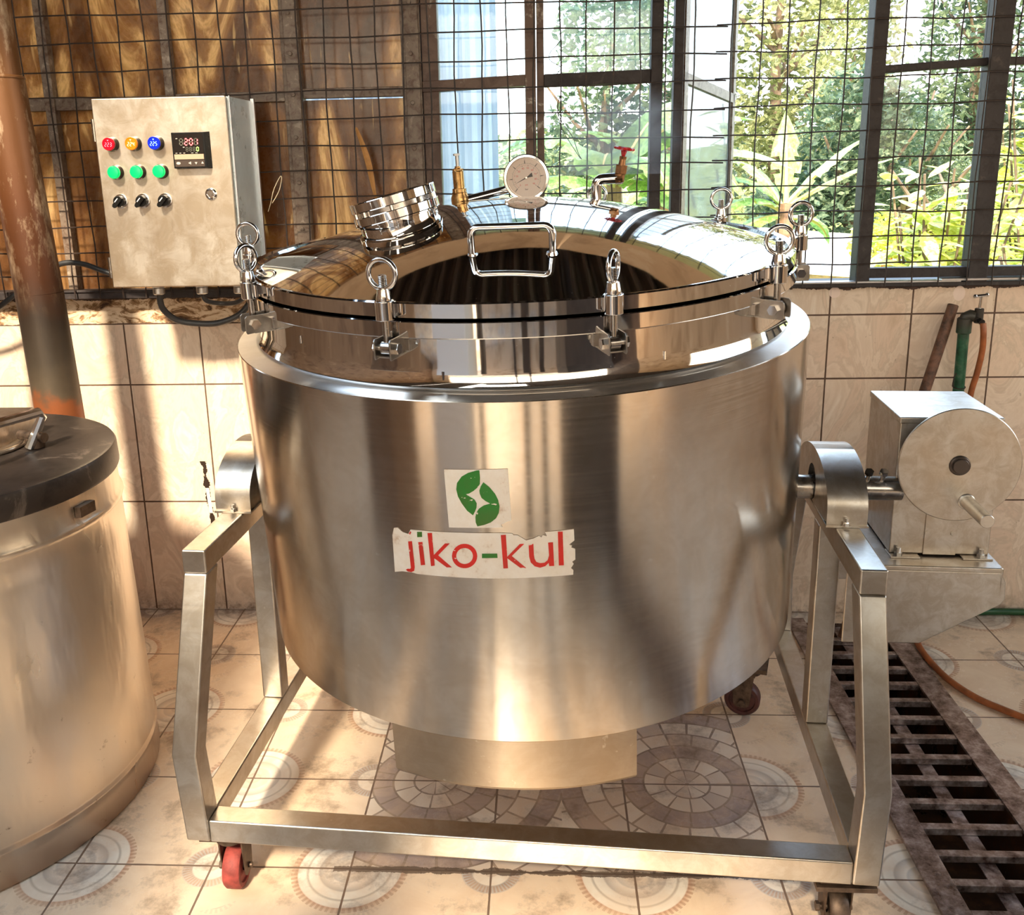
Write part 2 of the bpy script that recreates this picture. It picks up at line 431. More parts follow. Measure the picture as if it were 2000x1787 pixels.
def m_clear():
    g = G('clear_glass'); f = g.n('ShaderNodeFresnel'); f.inputs[0].default_value = 1.45
    tr = g.n('ShaderNodeBsdfTransparent'); gl = g.n('ShaderNodeBsdfGlossy'); gl.inputs['Roughness'].default_value = .02
    m1 = g.n('ShaderNodeMixShader'); g.t.links.new(f.outputs[0], m1.inputs[0]); g.t.links.new(tr.outputs[0], m1.inputs[1]); g.t.links.new(gl.outputs[0], m1.inputs[2])
    g.t.links.new(m1.outputs[0], g.out.inputs[0]); return g.mat
M_CLEAR = m_clear()

# ------------------------------------------------------------------ the room
YW = 2.986
TX0, TX1, TY0, TY1 = .835, 1.095, .3, 2.90           # drain channel
mb = MB()
def fl(x0, x1, y0, y1): mb.add([(x0,y0,0),(x1,y0,0),(x1,y1,0),(x0,y1,0)], [(0,1,2,3)])
fl(-3.4, TX0, -3, YW); fl(TX1, 3.4, -3, YW); fl(TX0, TX1, -3, TY0); fl(TX0, TX1, TY1, YW)
struct(mb, 'floor', M_FLOOR, smooth=False)
g = G('wet_rusty_channel'); p = g.pos(); nn = g.noise(p, 12, 6, .7)
M_CHAN = g.bsdf(color=g.ramp(nn, [(.35, (.018, .008, .004)), (.55, (.085, .032, .012)), (.72, (.22, .10, .045))]), rough=g.ramp(nn, [(.3, .15), (.7, .6)]))
mb = MB()
mb.add([(TX0,TY0,0),(TX1,TY0,0),(TX1,TY1,0),(TX0,TY1,0),(TX0,TY0,-.22),(TX1,TY0,-.22),(TX1,TY1,-.22),(TX0,TY1,-.22)],
       [(0,1,5,4),(1,2,6,5),(2,3,7,6),(3,0,4,7),(4,5,6,7)])
struct(mb, 'trim_1', M_CHAN, smooth=False)

mb = MB(); mb.box((-3.4, YW, 0), (3.4, YW+.16, 1.098)); struct(mb, 'wall_back', M_WALL, smooth=False)
M_PLAST = m_paint('tan_plaster', (.42, .28, .17), (.58, .41, .26), (.66, .50, .34), 3, .8)
M_PLASTD = m_paint('sooty_plaster', (.16, .09, .05), (.25, .15, .085), (.34, .22, .13), 3, .8)
mb = MB(); mb.box((-3.4, YW-.02, 2.25), (3.4, YW+.14, 2.50)); struct(mb, 'trim_2', M_PLAST, smooth=False)
M_REFLDARK = m_paint('dark_reflection_brown', (.045, .026, .018), (.07, .042, .03), (.11, .075, .055), 4, .7)
mb = MB(); mb.box((-3.4, -3, 0), (-3.25, YW+.16, 2.8)); struct(mb, 'wall_left', M_PLASTD, smooth=False)
mb = MB(); mb.box((3.25, -1.2, 0), (3.4, YW+.16, 1.15)); mb.box((3.25, -1.2, 2.35), (3.4, YW+.16, 2.8)); mb.box((3.25, -1.2, 1.15), (3.4, .6, 2.35)); mb.box((3.25, 2.6, 1.15), (3.4, YW+.16, 2.35)); struct(mb, 'wall_right', M_PLAST, smooth=False)  # side opening added to bring light onto the right-hand tiles
mb = MB(); mb.box((3.25, -3, 0), (3.4, -1.2, 2.8)); mb.box((1.35, -3.16, 0), (3.4, -3.0, 1.45)); struct(mb, 'dark_reflection_wall', M_REFLDARK, smooth=False)  # unseen dark sections added for the dark band the kettle reflects
mb = MB(); mb.box((-1.25, -3.15, 0), (1.35, -3, 1.35)); mb.box((-3.4, -3.15, 0), (-2.5, -3, 2.8))
struct(mb, 'wall_front', m_paint('pale_tan_plaster', (.52, .36, .22), (.76, .56, .38), (.82, .64, .45), 2, .8), smooth=False)
for px_ in (-.12, .34):
    mb = MB(); mb.box((px_-.035, -2.95, 0), (px_+.035, -2.88, 2.7)); o = mb.build('reflection_post', M_REFLDARK, smooth=False); o.name = 'trim_8'; o['kind'] = 'structure'  # unseen thin posts added as dark stripes in the kettle's reflection
M_REFLPIER = m_paint('dark_reflection_pier', (.035, .02, .013), (.06, .036, .024), (.10, .065, .045), 4, .7)
for k_, (xa, xb, ya, yb, zt, mt) in enumerate(((.42, .98, .05, .40, 1.25, M_REFLPIER), (.015, .075, .12, .18, 1.15, M_REFLPIER), (.20, .25, .12, .18, 1.15, M_REFLPIER), (-1.75, -1.15, .35, .75, 1.1, M_PLASTD), (-.44, -.40, .1, .2, 1.15, M_REFLPIER), (-.90, -.52, .05, .35, 1.2, plain('pale_reflection_pier', (.9, .88, .84), .8)))):  # unseen piers added to give the steel dark and pale reflected bands
    mb = MB(); mb.box((xa, ya, 0), (xb, yb, zt)); struct(mb, 'trim_%d' % (9+k_), mt, smooth=False)
g = G('sooty_roof_sheet'); p = g.pos(); nn = g.noise(p, 3, 5)
M_ROOF = g.bsdf(color=g.ramp(nn, [(.3, (.018, .014, .013)), (.7, (.05, .036, .03))]), rough=.6, metal=.3)
def corr(x0, x1, y0, y1, z0, z1, amp=.02, per=.076, mat=M_ROOF, name='ceiling'):
    n = int((x1-x0)/per*6); V = []; F = []
    for i in range(n+1):
        x = x0+(x1-x0)*i/n; a = amp*math.sin((x-x0)/per*2*PI)
        V += [(x, y0, z0+a), (x, y1, z1+a)]
    for i in range(n): F.append((2*i, 2*i+2, 2*i+3, 2*i+1))
    o = quads(name, V, F, mat); o['kind'] = 'structure'; return o
# dark sheet roof: skylight bay at the left, other openings added for floor light
RZ = lambda y: 2.80-.30*(y+3.3)/6.8
ROOF_HOLES = ((-2.3, -1.02, .05, 1.75), (-1.25, -1.02, -2.3, .05), (-1.02, .10, -2.0, -1.25))     # left skylight bay first; the rest are unseen openings added to sun the floor
ex_ = sorted({-3.5, 3.5} | {h[0] for h in ROOF_HOLES} | {h[1] for h in ROOF_HOLES}); ey_ = sorted({-3.3, 3.5} | {h[2] for h in ROOF_HOLES} | {h[3] for h in ROOF_HOLES})
for xa, xb in zip(ex_, ex_[1:]):
    run = None
    for ya, yb in zip(ey_, ey_[1:]):
        hole = any(h[0] <= (xa+xb)/2 <= h[1] and h[2] <= (ya+yb)/2 <= h[3] for h in ROOF_HOLES)
        if not hole: run = (run[0], yb) if run else (ya, yb)
        if run and (hole or yb == ey_[-1]): corr(xa, xb, run[0], run[1], RZ(run[0]), RZ(run[1])); run = None

# ------------------------------------------------------------------ windows of the back wall
def win(n): 
    o = bpy.data.objects.new('window_%d' % n, None); C.objects.link(o); o['kind'] = 'structure'; return o
ZB, ZT = 1.115, 2.25
def vbar(mb, x0, x1, y0=YW-.02, y1=YW+.03, z0=ZB-.01, z1=ZT): mb.box((x0, y0, z0), (x1, y1, z1))
def hbar(mb, x0, x1, za, zb=None, w=.032, y0=YW-.012, y1=YW+.028):
    zb = za if zb is None else zb
    mb.add([(x0,y0,za-w/2),(x1,y0,zb-w/2),(x1,y1,zb-w/2),(x0,y1,za-w/2),(x0,y0,za+w/2),(x1,y0,zb+w/2),(x1,y1,zb+w/2),(x0,y1,za+w/2)],
           [(0,3,2,1),(4,5,6,7),(0,1,5,4),(1,2,6,5),(2,3,7,6),(3,0,4,7)])
w1 = win(1)
for x0, x1 in ((-1.52, -1.49), (-1.142, -1.116), (-.777, -.722), (-.418, -.360)):
    mb = MB(); vbar(mb, x0, x1)
    if x1 > -.8:
        mb.box((x0+.012, YW-.028, ZB), (x1-.004, YW-.02, ZT))       # flat strap over the bar
        for k in range(9):
            zz = ZB+.06+k*.127+.02*math.sin(k*7+x0*9)
            mb.hexnut((x0+.03, YW-.036, zz), (x0+.03, YW-.027, zz), .007)
    mb.build('mullion', M_BAR, w1, bevel=.002)
mb = MB(); hbar(mb, -2.6, -1.142, 1.69, w=.036); hbar(mb, -1.116, -.777, 1.697, w=.03); hbar(mb, -.722, -.418, 1.703, w=.028)
mb.build('transom', M_BAR, w1, bevel=.002)
for x0, x1 in ((-2.6, -1.52), (-1.49, -1.142), (-1.116, -.777), (-.722, -.418)):
    for z0, z1 in ((ZB, 1.685), (1.700, ZT)):
        MB().box((x0, YW+.012, z0), (x1, YW+.018, z1)).build('pane', M_BROWN, w1, smooth=False)
w2 = win(2)
mb = MB(); mb.box((-.358, YW-.01, ZB), (-.31, YW+.045, ZT)); mb.build('mullion', M_BARBR, w2, bevel=.002)
mb = MB(); hbar(mb, -.36, -.05, 1.713, 1.725, w=.032); mb.build('transom', M_BARBR, w2, bevel=.002)
MB().box((-.31, YW+.014, ZB), (-.05, YW+.018, 1.70)).build('pane', M_GLASS, w2, smooth=False)
MB().box((-.31, YW+.014, 1.735), (-.05, YW+.018, ZT)).build('pane', M_GLASS, w2, smooth=False)
mb = MB(); vbar(mb, -.052, -.020); vbar(mb, -.018, .004, y0=YW-.008); mb.build('mullion', M_BARBR, w2, bevel=.002)
w3 = win(3)
mb = MB(); hbar(mb, .004, .318, 1.722, 1.728, w=.036); mb.build('transom', M_BARDK, w3, bevel=.002)
mb = MB(); vbar(mb, .318, .352); mb.build('mullion', M_BARDK, w3, bevel=.002)
MB().box((.004, YW+.014, 1.742), (.318, YW+.018, ZT)).build('pane', M_GLASS, w3, smooth=False)
w4 = win(4)
mb = MB(); vbar(mb, .385, .412); mb.build('mullion', M_BARDK, w4, bevel=.002)
# casement swung open to the outside
SD = Vector((.245, .49, 0)); HB = Vector((.414, YW+.03, 0))
def sash_box(mb, t0, t1, z0, z1, th=.02, zz0=None, zz1=None):
    a = HB+SD*t0; b = HB+SD*t1; n = Vector((SD.y, -SD.x, 0)).normalized()*th/2
    q0 = z0; q1 = z0 if zz0 is None else zz0; q2 = z1; q3 = z1 if zz1 is None else zz1
    vs = [a-n+Vector((0,0,q0)), b-n+Vector((0,0,q1)), b+n+Vector((0,0,q1)), a+n+Vector((0,0,q0)),
          a-n+Vector((0,0,q2)), b-n+Vector((0,0,q3)), b+n+Vector((0,0,q3)), a+n+Vector((0,0,q2))]
    mb.add(vs, [(0,3,2,1),(4,5,6,7),(0,1,5,4),(1,2,6,5),(2,3,7,6),(3,0,4,7)])
sf = MB(); sash_box(sf, 0, .06, ZB, ZT); sash_box(sf, .95, 1, ZB, ZT); sash_box(sf, 0, 1, ZB, ZB+.03); sash_box(sf, 0, 1, 1.71, 1.74, zz0=1.67, zz1=1.70)
sash = sf.build('open_sash', M_BAR, w4, bevel=.002)
sp = MB(); sash_box(sp, .06, .95, ZB+.03, ZT, th=.004); sp.build('pane', M_GLASS, sash, smooth=False)
w5 = win(5)
mb = MB(); vbar(mb, .947, .989, y0=YW-.03); mb.build('mullion', M_BARDK, w5, bevel=.002)
mb = MB(); hbar(mb, .989, 1.285, 1.728, 1.742, w=.022); hbar(mb, .989, 1.30, ZB+.022, w=.03); mb.build('transom', M_BARDK, w5, bevel=.002)
mb = MB(); vbar(mb, 1.282, 1.338, y0=YW-.03); mb.build('mullion', M_BARDK, w5, bevel=.002)
MB().box((.989, YW+.014, ZB+.03), (1.282, YW+.017, 1.722)).build('pane', M_CLEAR, w5, smooth=False)
MB().box((.989, YW+.014, 1.75), (1.282, YW+.017, ZT)).build('pane', M_CLEAR, w5, smooth=False)
w6 = win(6)
mb = MB(); hbar(mb, 1.338, 2.6, 1.742, w=.022); hbar(mb, 1.338, 2.6, ZB+.022, w=.03); mb.build('transom', M_BARDK, w6, bevel=.002)
for x0 in (1.66, 2.02, 2.5):
    mb = MB(); vbar(mb, x0, x0+.04); mb.build('mullion', M_BARDK, w6, bevel=.002)
MB().box((1.338, YW+.014, ZB+.03), (2.6, YW+.017, ZT)).build('pane', M_CLEAR, w6, smooth=False)

mb = MB(); mb.box((-2.6, YW-.05, 1.097), (-.42, YW+.05, 1.122)); mb.box((-1.55, YW-.055, 1.118), (-.8, YW-.02, 1.125))
struct(mb, 'trim_3', M_BARDK, bevel=.002)
mb = MB(); mb.box((-.42, YW-.03, 1.097), (2.6, YW+.10, 1.110)); struct(mb, 'trim_4', M_BARDK, bevel=.002)
mb = MB(); mb.box((.5, YW-.036, 1.110), (1.26, YW-.004, 1.1155)); mb.box((1.20, YW-.042, 1.1145), (2.6, YW-.004, 1.121)); struct(mb, 'trim_5', M_ALU, bevel=.001)

# welded wire mesh, two sheets lapped behind the open window
YM = YW-.056
def wires(xs, zs, x0, x1, z0, z1, y, name, label, seed):
    r = random.Random(seed); V = []; F = []
    mb = MB(); ph = r.random()*6
    for z in zs:
        n = 26; pts = [(x0+(x1-x0)*i/n, y+.003*math.sin(i*.9+z*9), z+.0035*math.sin(i*.7+z*23+ph)+.0015*math.sin(i*2.1)) for i in range(n+1)]
        mb.tube(pts, .0023, 5)
    for x in xs:
        n = 14; pts = [(x+.003*math.sin(i*.8+x*31)+.0012*math.sin(i*2.3+x*7), y-.004+.002*math.sin(i+x*5), z0+(z1-z0)*i/n) for i in range(n+1)]
        mb.tube(pts, .0023, 5)
    o = mb.build(name, M_WIRE); return tag(o, label, 'wire mesh')
zs = [1.168+.0765*k for k in range(14)]
wires([-2.55+.0765*k for k in range(40)], zs, -2.58, .53, 1.10, 2.22, YM, 'wire_mesh', 'rusty square wire mesh sheet across the brown panes and left windows', 1)
wires([.545+.0803*k for k in range(25)], [z+.004 for z in zs], .50, 2.56, 1.10, 2.22, YM+.012, 'wire_mesh', 'dark square wire mesh sheet across the clear windows on the right', 2)

# ------------------------------------------------------------------ kettle stand (tilting frame on casters)
SX, SY, SYAW = -.0594, 1.5756, .0668
stand = thing('kettle_stand', 'square-tube stainless steel stand on red casters carrying the big kettle', 'stand', (SX, SY, 0), (0, 0, -SYAW))
ZF, T_, WO = .164, .05, .6785; WI = WO-T_
def sgn(s, a): return a if s > 0 else -a
KC = .481                                         # trunnion position along the side frame
leg_front = [(0, ZF), (-.0223, .377), (.11, .704), (.168, .704), (.0290, .369), (.05, .214), (.05, ZF)]
leg_rear = [(2*KC-b, z) for b, z in leg_front]
for s in (-1, 1):
    f = lambda u, v, w, s=s: (s*w, u, v)
    MB().prism(leg_front, WI, WO, f).build('front_leg', M_FRAME, stand, bevel=.004)
    MB().prism(leg_rear, WI, WO, f).build('rear_leg', M_FRAME, stand, bevel=.004)
    MB().box((sgn(s, WI), KC-.025, ZF+T_), (sgn(s, WO), KC+.025, .704)).build('centre_post', M_FRAME, stand, bevel=.004)
    MB().box((sgn(s, WI), .11, .704), (sgn(s, WO), 2*KC-.11, .754)).build('top_rail', M_FRAME, stand, bevel=.004)
    MB().box((sgn(s, WI), .05, ZF), (sgn(s, WO), 2*KC-.05, ZF+T_)).build('side_rail', M_FRAME, stand, bevel=.004)
MB().box((-WI, 0, ZF), (WI, T_, ZF+T_)).build('front_rail', M_FRAME, stand, bevel=.004)
MB().box((-WI, 2*KC-T_, ZF), (WI, 2*KC, ZF+T_)).build('rear_rail', M_FRAME, stand, bevel=.004)
# bearing housings: arched blocks with the trunnion hole
def arch(y0, y1, z0, z1, n=22):
    yc = (y0+y1)/2; ry = (y1-y0)/2; st = .03; rz = z1-z0-st
    return [(y0, z0)]+[(yc-ry*math.cos(PI*i/n), z0+st+rz*math.sin(PI*i/n)) for i in range(n+1)]+[(y1, z0)]
for s in (-1, 1):
    outer = arch(.322, .64, .758, .878)
    hole = [(KC+.045*math.cos(2*PI*i/24), .798+.045*math.sin(2*PI*i/24)) for i in range(24)]
    mb = MB(); f = lambda u, v, w, s=s: (s*w, u, v)
    a0, a1 = .612, .692; n = len(outer)
    mb.add([f(u, v, a0) for u, v in outer]+[f(u, v, a1) for u, v in outer], [(i, (i+1) % n, n+(i+1) % n, n+i) for i in range(n)])
    for w in (a0, a1):
        # side faces with a round opening, as strips between the outline and the hole
        k = 60; O_ = []; H_ = []
        for i in range(k):
            an = 2*PI*i/k; d = Vector((math.cos(an), math.sin(an))); best = 9
            for j in range(n):
                p = Vector(outer[j])-Vector((KC, .798)); q = Vector(outer[(j+1) % n])-Vector((KC, .798)); e_ = q-p
                den = d.x*e_.y-d.y*e_.x
                if abs(den) < 1e-9: continue
                tt = (p.x*e_.y-p.y*e_.x)/den; uu = (p.x*d.y-p.y*d.x)/den
                if tt > 0 and -1e-6 <= uu <= 1+1e-6: best = min(best, tt)
            O_.append(f(KC+d.x*best, .798+d.y*best, w)); hr = min(.040, best*.95); H_.append(f(KC+d.x*hr, .798+d.y*hr, w))
        mb.add(O_+H_, [(i, (i+1) % k, k+(i+1) % k, k+i) for i in range(k)])
    mb.box((sgn(s, a0-.002), .316, .7545), (sgn(s, a1+.002), .646, .759))
    bh = mb.build('bearing_housing', M_HOUS, stand, sharp=30)
    for yb in (.327, .636):
        mb = MB(); mb.hexnut((s*.65, yb-.011, .759), (s*.65, yb-.011, .766), .0075); mb.cyl((s*.65, yb-.011, .759), (s*.65, yb-.011, .775), .004, n=10); mb.build('bolt', M_CHROME, bh)
    MB().lathe([(.029, -.03), (.040, -.03), (.040, .03), (.029, .03)], 32, 0, Matrix.Translation((s*.652, KC, .785)) @ Matrix.Rotation(PI/2, 4, 'Y')).build('bearing_ring', M_DARKIRON, bh)
# casters
def caster(a, b, yaw, flat=False, wm=None):
    r = bpy.data.objects.new('caster', None); C.objects.link(r); r.parent = stand; r.location = (a, b, 0); r.rotation_euler = (0, 0, yaw)
    mb = MB(); mb.box((-.05, -.045, .152), (.05, .045, .1645)); 
    if flat: mb.box((-.058, -.052, .140), (.055, .045, .150))
    mb.build('mounting_plate', M_DARKIRON, r, bevel=.001)
    mb = MB(); mb.cyl((0, 0, .128), (0, 0, .152), .028)
    for s in (-1, 1):
        mb.prism([(-.03, .13), (.03, .13), (.022, .038), (.012, .03), (-.012, .03), (-.02, .038)], s*.0225, s*.026, lambda u, v, w: (w, u+.018, v))
    mb.box((-.026, -.014, .124), (.026, .05, .13)); mb.cyl((-.034, .018, .047), (.034, .018, .047), .006, n=12); mb.hexnut((-.037, .018, .047), (-.03, .018, .047), .010)
    mb.build('fork', M_DARKIRON, r, bevel=.0008)
    R = Matrix.Translation((0, .018, .048)) @ Matrix.Rotation(PI/2, 4, 'Y')
    MB().lathe([(.012, -.016), (.034, -.014), (.036, -.018), (.044, -.018), (.048, -.013), (.048, .013), (.044, .018), (.036, .018), (.034, .014), (.012, .016)], 40, 0, R).build('wheel', wm or M_REDRUB, r, sharp=40)
caster(-.612, .060, .06); caster(.622, .060, .05, True, M_DARKIRON); caster(-.575, .885, 2.2); caster(.560, .83, 1.35, False, simple('dark_red_wheel', (.09, .025, .02), .5, sc=40, var=.3))
# gearbox shelf bracketed to the right side of the stand
mb = MB()
mb.box((WO, .415, .622), (1.0, .75, .632))
mb.prism([(.684, .622), (1.0, .622), (1.012, .60), (1.014, .560), (1.006, .548), (.848, .450), (.684, .446)], .415, .420, lambda u, v, w: (u, w, v))
mb.prism([(.684, .622), (1.0, .622), (1.012, .60), (1.014, .560), (1.006, .548), (.848, .450), (.684, .446)], .745, .750, lambda u, v, w: (u, w, v))
mb.box((1.0, .415, .56), (1.005, .75, .632))
mb.build('gearbox_shelf', M_HOUS, stand, bevel=.003)

# tilting gearbox with handwheel
gb = thing('tilt_gearbox', 'boxy stainless steel tilting gearbox with a round crank wheel', 'gearbox', mat=stand.matrix_basis @ Matrix.Translation((.89, .60, .632)))
gb.matrix_world = Matrix.Translation((SX, SY, 0)) @ Matrix.Rotation(-SYAW, 4, 'Z') @ Matrix.Translation((.89, .60, .632))
mb = MB(); mb.box((-.104, -.125, .004), (.104, .115, .312)); mb.box((-.106, -.127, .300), (.106, .117, .315))
mb.build('housing', M_HOUS, gb, bevel=.003)
mb = MB(); mb.box((-.034, -.1285, .004), (.034, -.125, .20)); mb.cyl((-.03, -.132, .055), (-.03, -.128, .055), .005, n=12); mb.cyl((.024, -.132, .055), (.024, -.128, .055), .005, n=12)
mb.build('access_panel', M_HOUS, gb, bevel=.0008)
for s in (-1, 1):
    x0 = -.106 if s < 0 else .045
    mb = MB(); mb.box((x0, -.145, 0), (x0+.062, -.10, .004)); fo = mb.build('foot_flange', M_HOUS, gb, bevel=.001)
    xc = -.088 if s < 0 else .085
    mb = MB(); mb.hexnut((xc, -.135, .004), (xc, -.135, .011), .009); mb.cyl((xc, -.135, .004), (xc, -.135, .022), .005, n=10); mb.build('bolt', M_ZINC, fo)
WC = Vector((.003, 0, .228))
hw = MB().lathe([(0, 0), (.121, 0), (.1225, .0015), (.1225, .0055), (.121, .007), (0, .007)], 96, 0, Matrix.Translation((WC.x, -.178, WC.z)) @ Matrix.Rotation(PI/2, 4, 'X')).build('handwheel', M_HOUS, gb)
mb = MB(); mb.cyl((WC.x, -.196, WC.z), (WC.x, -.12, WC.z), .016, bev=.001); mb.torus((WC.x, -.186, WC.z), .0175, .004, Matrix.Rotation(PI/2, 4, 'X'))
mb.build('hub', plain('burnt_steel', (.10, .08, .07), .4, .8), hw)
mb = MB(); mb.cyl((WC.x+.021, -.300, WC.z-.079), (WC.x+.021, -.183, WC.z-.079), .0140, bev=.001); mb.torus((WC.x+.021, -.186, WC.z-.079), .0145, .003, Matrix.Rotation(PI/2, 4, 'X'))
mb.build('crank_handle', M_FRAME, hw)
# drive shaft between kettle and gearbox
mb = MB(); zc = .785-.632; yc = KC-.60
mb.cyl((-.20, yc, zc), (-.09, yc, zc), .0265, n=32); mb.build('coupling_sleeve', M_DKSTEEL, gb)
for xx in (-.165, -.135):
    mb = MB(); mb.cyl((xx, yc-.012, zc+.018), (xx, yc-.028, zc+.045), .005, n=10); mb.hexnut((xx, yc-.024, zc+.040), (xx, yc-.028, zc+.047), .0095); mb.build('bolt', M_CHROME, gb)
LOGO_PAPER = [(-7.4,0.5282),(2.76,0.5304),(2.95,0.4398),(2.57,0.4384),(2.22,0.4371),(1.7,0.4342),(1.26,0.4323),(1.5,0.4269),(-7.25,0.4239)]
LEAF_A = [(-1.7,0.5287),(-1.65,0.5156),(-1.74,0.5044),(-2.2,0.4977),(-2.83,0.4919),(-3.54,0.4873),(-4.07,0.4858),(-3.4,0.4813),(-2.73,0.4768),(-2.42,0.4702),(-2.49,0.4625),(-2.75,0.4558),(-3.14,0.4483),(-4.05,0.4563),(-4.86,0.4693),(-5.4,0.4815),(-5.59,0.4937),(-5.4,0.5052),(-4.59,0.5168),(-3.52,0.5236),(-2.13,0.5282)]
LEAF_B = [(-1.17,0.5078),(-0.23,0.4989),(0.57,0.4876),(1.02,0.4763),(1.18,0.4649),(1.01,0.4534),(0.54,0.4438),(-0.35,0.4361),(-1.4,0.4315),(-2.54,0.4285),(-2.77,0.4355),(-2.77,0.4452),(-2.59,0.4529),(-2.12,0.4607),(-1.32,0.4666),(-0.28,0.4701),(-1.03,0.4746),(-1.6,0.4799),(-1.85,0.4874),(-1.88,0.493),(-1.62,0.5006)]
NAME_PAPER = [(-17.51,0.3978),(-17.08,0.4121),(-16.33,0.4136),(-15.53,0.4068),(-14.47,0.4043),(-14.01,0.4132),(-6.4,0.4153),(1.28,0.4168),(2.99,0.4157),(3.15,0.4128),(3.83,0.4127),(5.16,0.4026),(6.37,0.406),(7.24,0.4104),(7.57,0.4073),(7.84,0.4111),(8.51,0.4087),(8.19,0.4167),(12.83,0.4178),(12.88,0.3973),(12.0,0.3904),(12.51,0.3879),(12.33,0.3852),(12.99,0.3816),(12.98,0.3619),(12.45,0.3585),(12.71,0.3542),(12.25,0.3468),(12.63,0.3424),(12.58,0.3339),(7.18,0.3337),(-1.18,0.332),(-8.74,0.3311),(-13.49,0.33),(-14.45,0.3316),(-15.45,0.3311),(-16.26,0.3308),(-17.72,0.3272)]
RED_LETTERS = [[(-14.62,0.3905),(-13.89,0.3921),(-13.82,0.3428),(-13.99,0.3354),(-14.55,0.3321),(-15.2,0.3325),(-15.53,0.3356),(-15.16,0.3379),(-14.7,0.3382),(-14.54,0.3407)],[(-14.37,0.4054),(-14.04,0.4104),(-13.86,0.4087),(-14.13,0.4038)],[(-12.78,0.3915),(-12.02,0.393),(-11.9,0.3498),(-12.67,0.348)],[(-11.0,0.4104),(-10.21,0.4116),(-10.19,0.3504),(-10.86,0.3487)],[(-10.39,0.3683),(-8.12,0.394),(-7.28,0.3949),(-9.44,0.3707),(-7.19,0.3499),(-8.11,0.3491),(-10.1,0.364),(-10.4,0.3613)],[(1.15,0.4133),(1.96,0.4139),(2.05,0.352),(1.3,0.3516)],[(1.87,0.3718),(4.12,0.3966),(4.84,0.3968),(2.75,0.3747),(5.02,0.3519),(4.04,0.3526),(2.21,0.3689)],[(5.52,0.3966),(5.54,0.3731),(5.75,0.3622),(6.38,0.3546),(7.23,0.3516),(8.1,0.3541),(8.64,0.3597),(8.71,0.3537),(9.52,0.3535),(9.43,0.3974),(8.65,0.3973),(8.73,0.3734),(8.48,0.3647),(7.95,0.3605),(7.26,0.3601),(6.66,0.3627),(6.39,0.3688),(6.31,0.3757),(6.29,0.3967)],[(10.24,0.4158),(11.02,0.4156),(11.08,0.3534),(10.27,0.3537)],[(-2.85,0.3739),(-2.92,0.3692),(-3.08,0.3646),(-3.32,0.3603),(-3.63,0.3566),(-4.0,0.3536),(-4.42,0.3514),(-4.85,0.3501),(-5.3,0.3499),(-5.73,0.3506),(-6.12,0.3522),(-6.47,0.3548),(-6.75,0.3582),(-6.95,0.3622),(-7.06,0.3667),(-7.08,0.3714),(-7.0,0.3762),(-6.84,0.3809),(-6.59,0.3852),(-6.27,0.389),(-5.9,0.392),(-5.48,0.3942),(-5.04,0.3954),(-4.61,0.3957),(-4.18,0.3949),(-3.79,0.3932),(-3.46,0.3905),(-3.18,0.3871),(-2.99,0.3831),(-2.88,0.3786),(-2.85,0.3739),(-3.56,0.3736),(-3.58,0.3767),(-3.65,0.3796),(-3.78,0.3822),(-3.96,0.3844),(-4.18,0.3862),(-4.44,0.3873),(-4.72,0.3878),(-5.01,0.3876),(-5.3,0.3868),(-5.58,0.3854),(-5.82,0.3834),(-6.03,0.3809),(-6.19,0.3781),(-6.3,0.3751),(-6.35,0.372),(-6.34,0.3689),(-6.27,0.3659),(-6.13,0.3633),(-5.95,0.3611),(-5.72,0.3595),(-5.46,0.3584),(-5.18,0.3579),(-4.88,0.3581),(-4.6,0.3589),(-4.32,0.3603),(-4.08,0.3623),(-3.87,0.3647),(-3.71,0.3675),(-3.61,0.3705),(-3.56,0.3736)]]
GREEN_MARKS = [[(-12.84,0.4107),(-11.96,0.4119),(-11.99,0.4022),(-12.88,0.4008)],[(-2.06,0.3786),(0.43,0.3793),(0.45,0.3712),(-2.1,0.3702)]]

# ------------------------------------------------------------------ the kettle
KM = Matrix(((0.997534815165863, 0.06661810134677983, -0.02205268929082969, -0.03766273657036209),
             (-0.06786288242596206, 0.9957931617500916, -0.06156791535041591, 2.072134350842021),
             (0.017858379569483714, 0.06291269811974448, 0.9978592439289452, 0.5222957724145746), (0, 0, 0, 1)))
kettle = thing('steam_kettle', 'big round brushed stainless steel kettle body with red and green stickers', 'kettle', mat=KM)
kettle.matrix_world = KM
RB, RT, HB_ = .582, .594, .6445
MB().lathe([(0, 0), (.50, -.004), (RB-.006, -.002), (RB, .004), (RB+.0006, .03), (RT-.0006, HB_-.02), (RT, HB_-.0018), (RT-.001, HB_-.0003)], 160).build('jacket', M_BODY, kettle, sharp=35)
MB().lathe([(RT-.001, HB_-.0003), (RT-.0025, HB_), (.558, HB_+.004), (.552, HB_+.007), (.549, HB_+.013)], 160).build('shoulder', M_SHOULDER, kettle, sharp=50)
MB().lathe([(.553, HB_+.010), (.548, HB_+.020), (.5455, HB_+.04), (.545, .739)], 160).build('neck', M_POL, kettle, sharp=50)
MB().lathe([(.545, .7370), (.563, .7370), (.565, .7390), (.565, .7635), (.563, .765), (.52, .765)], 160).build('rim', M_POL, kettle, sharp=30)
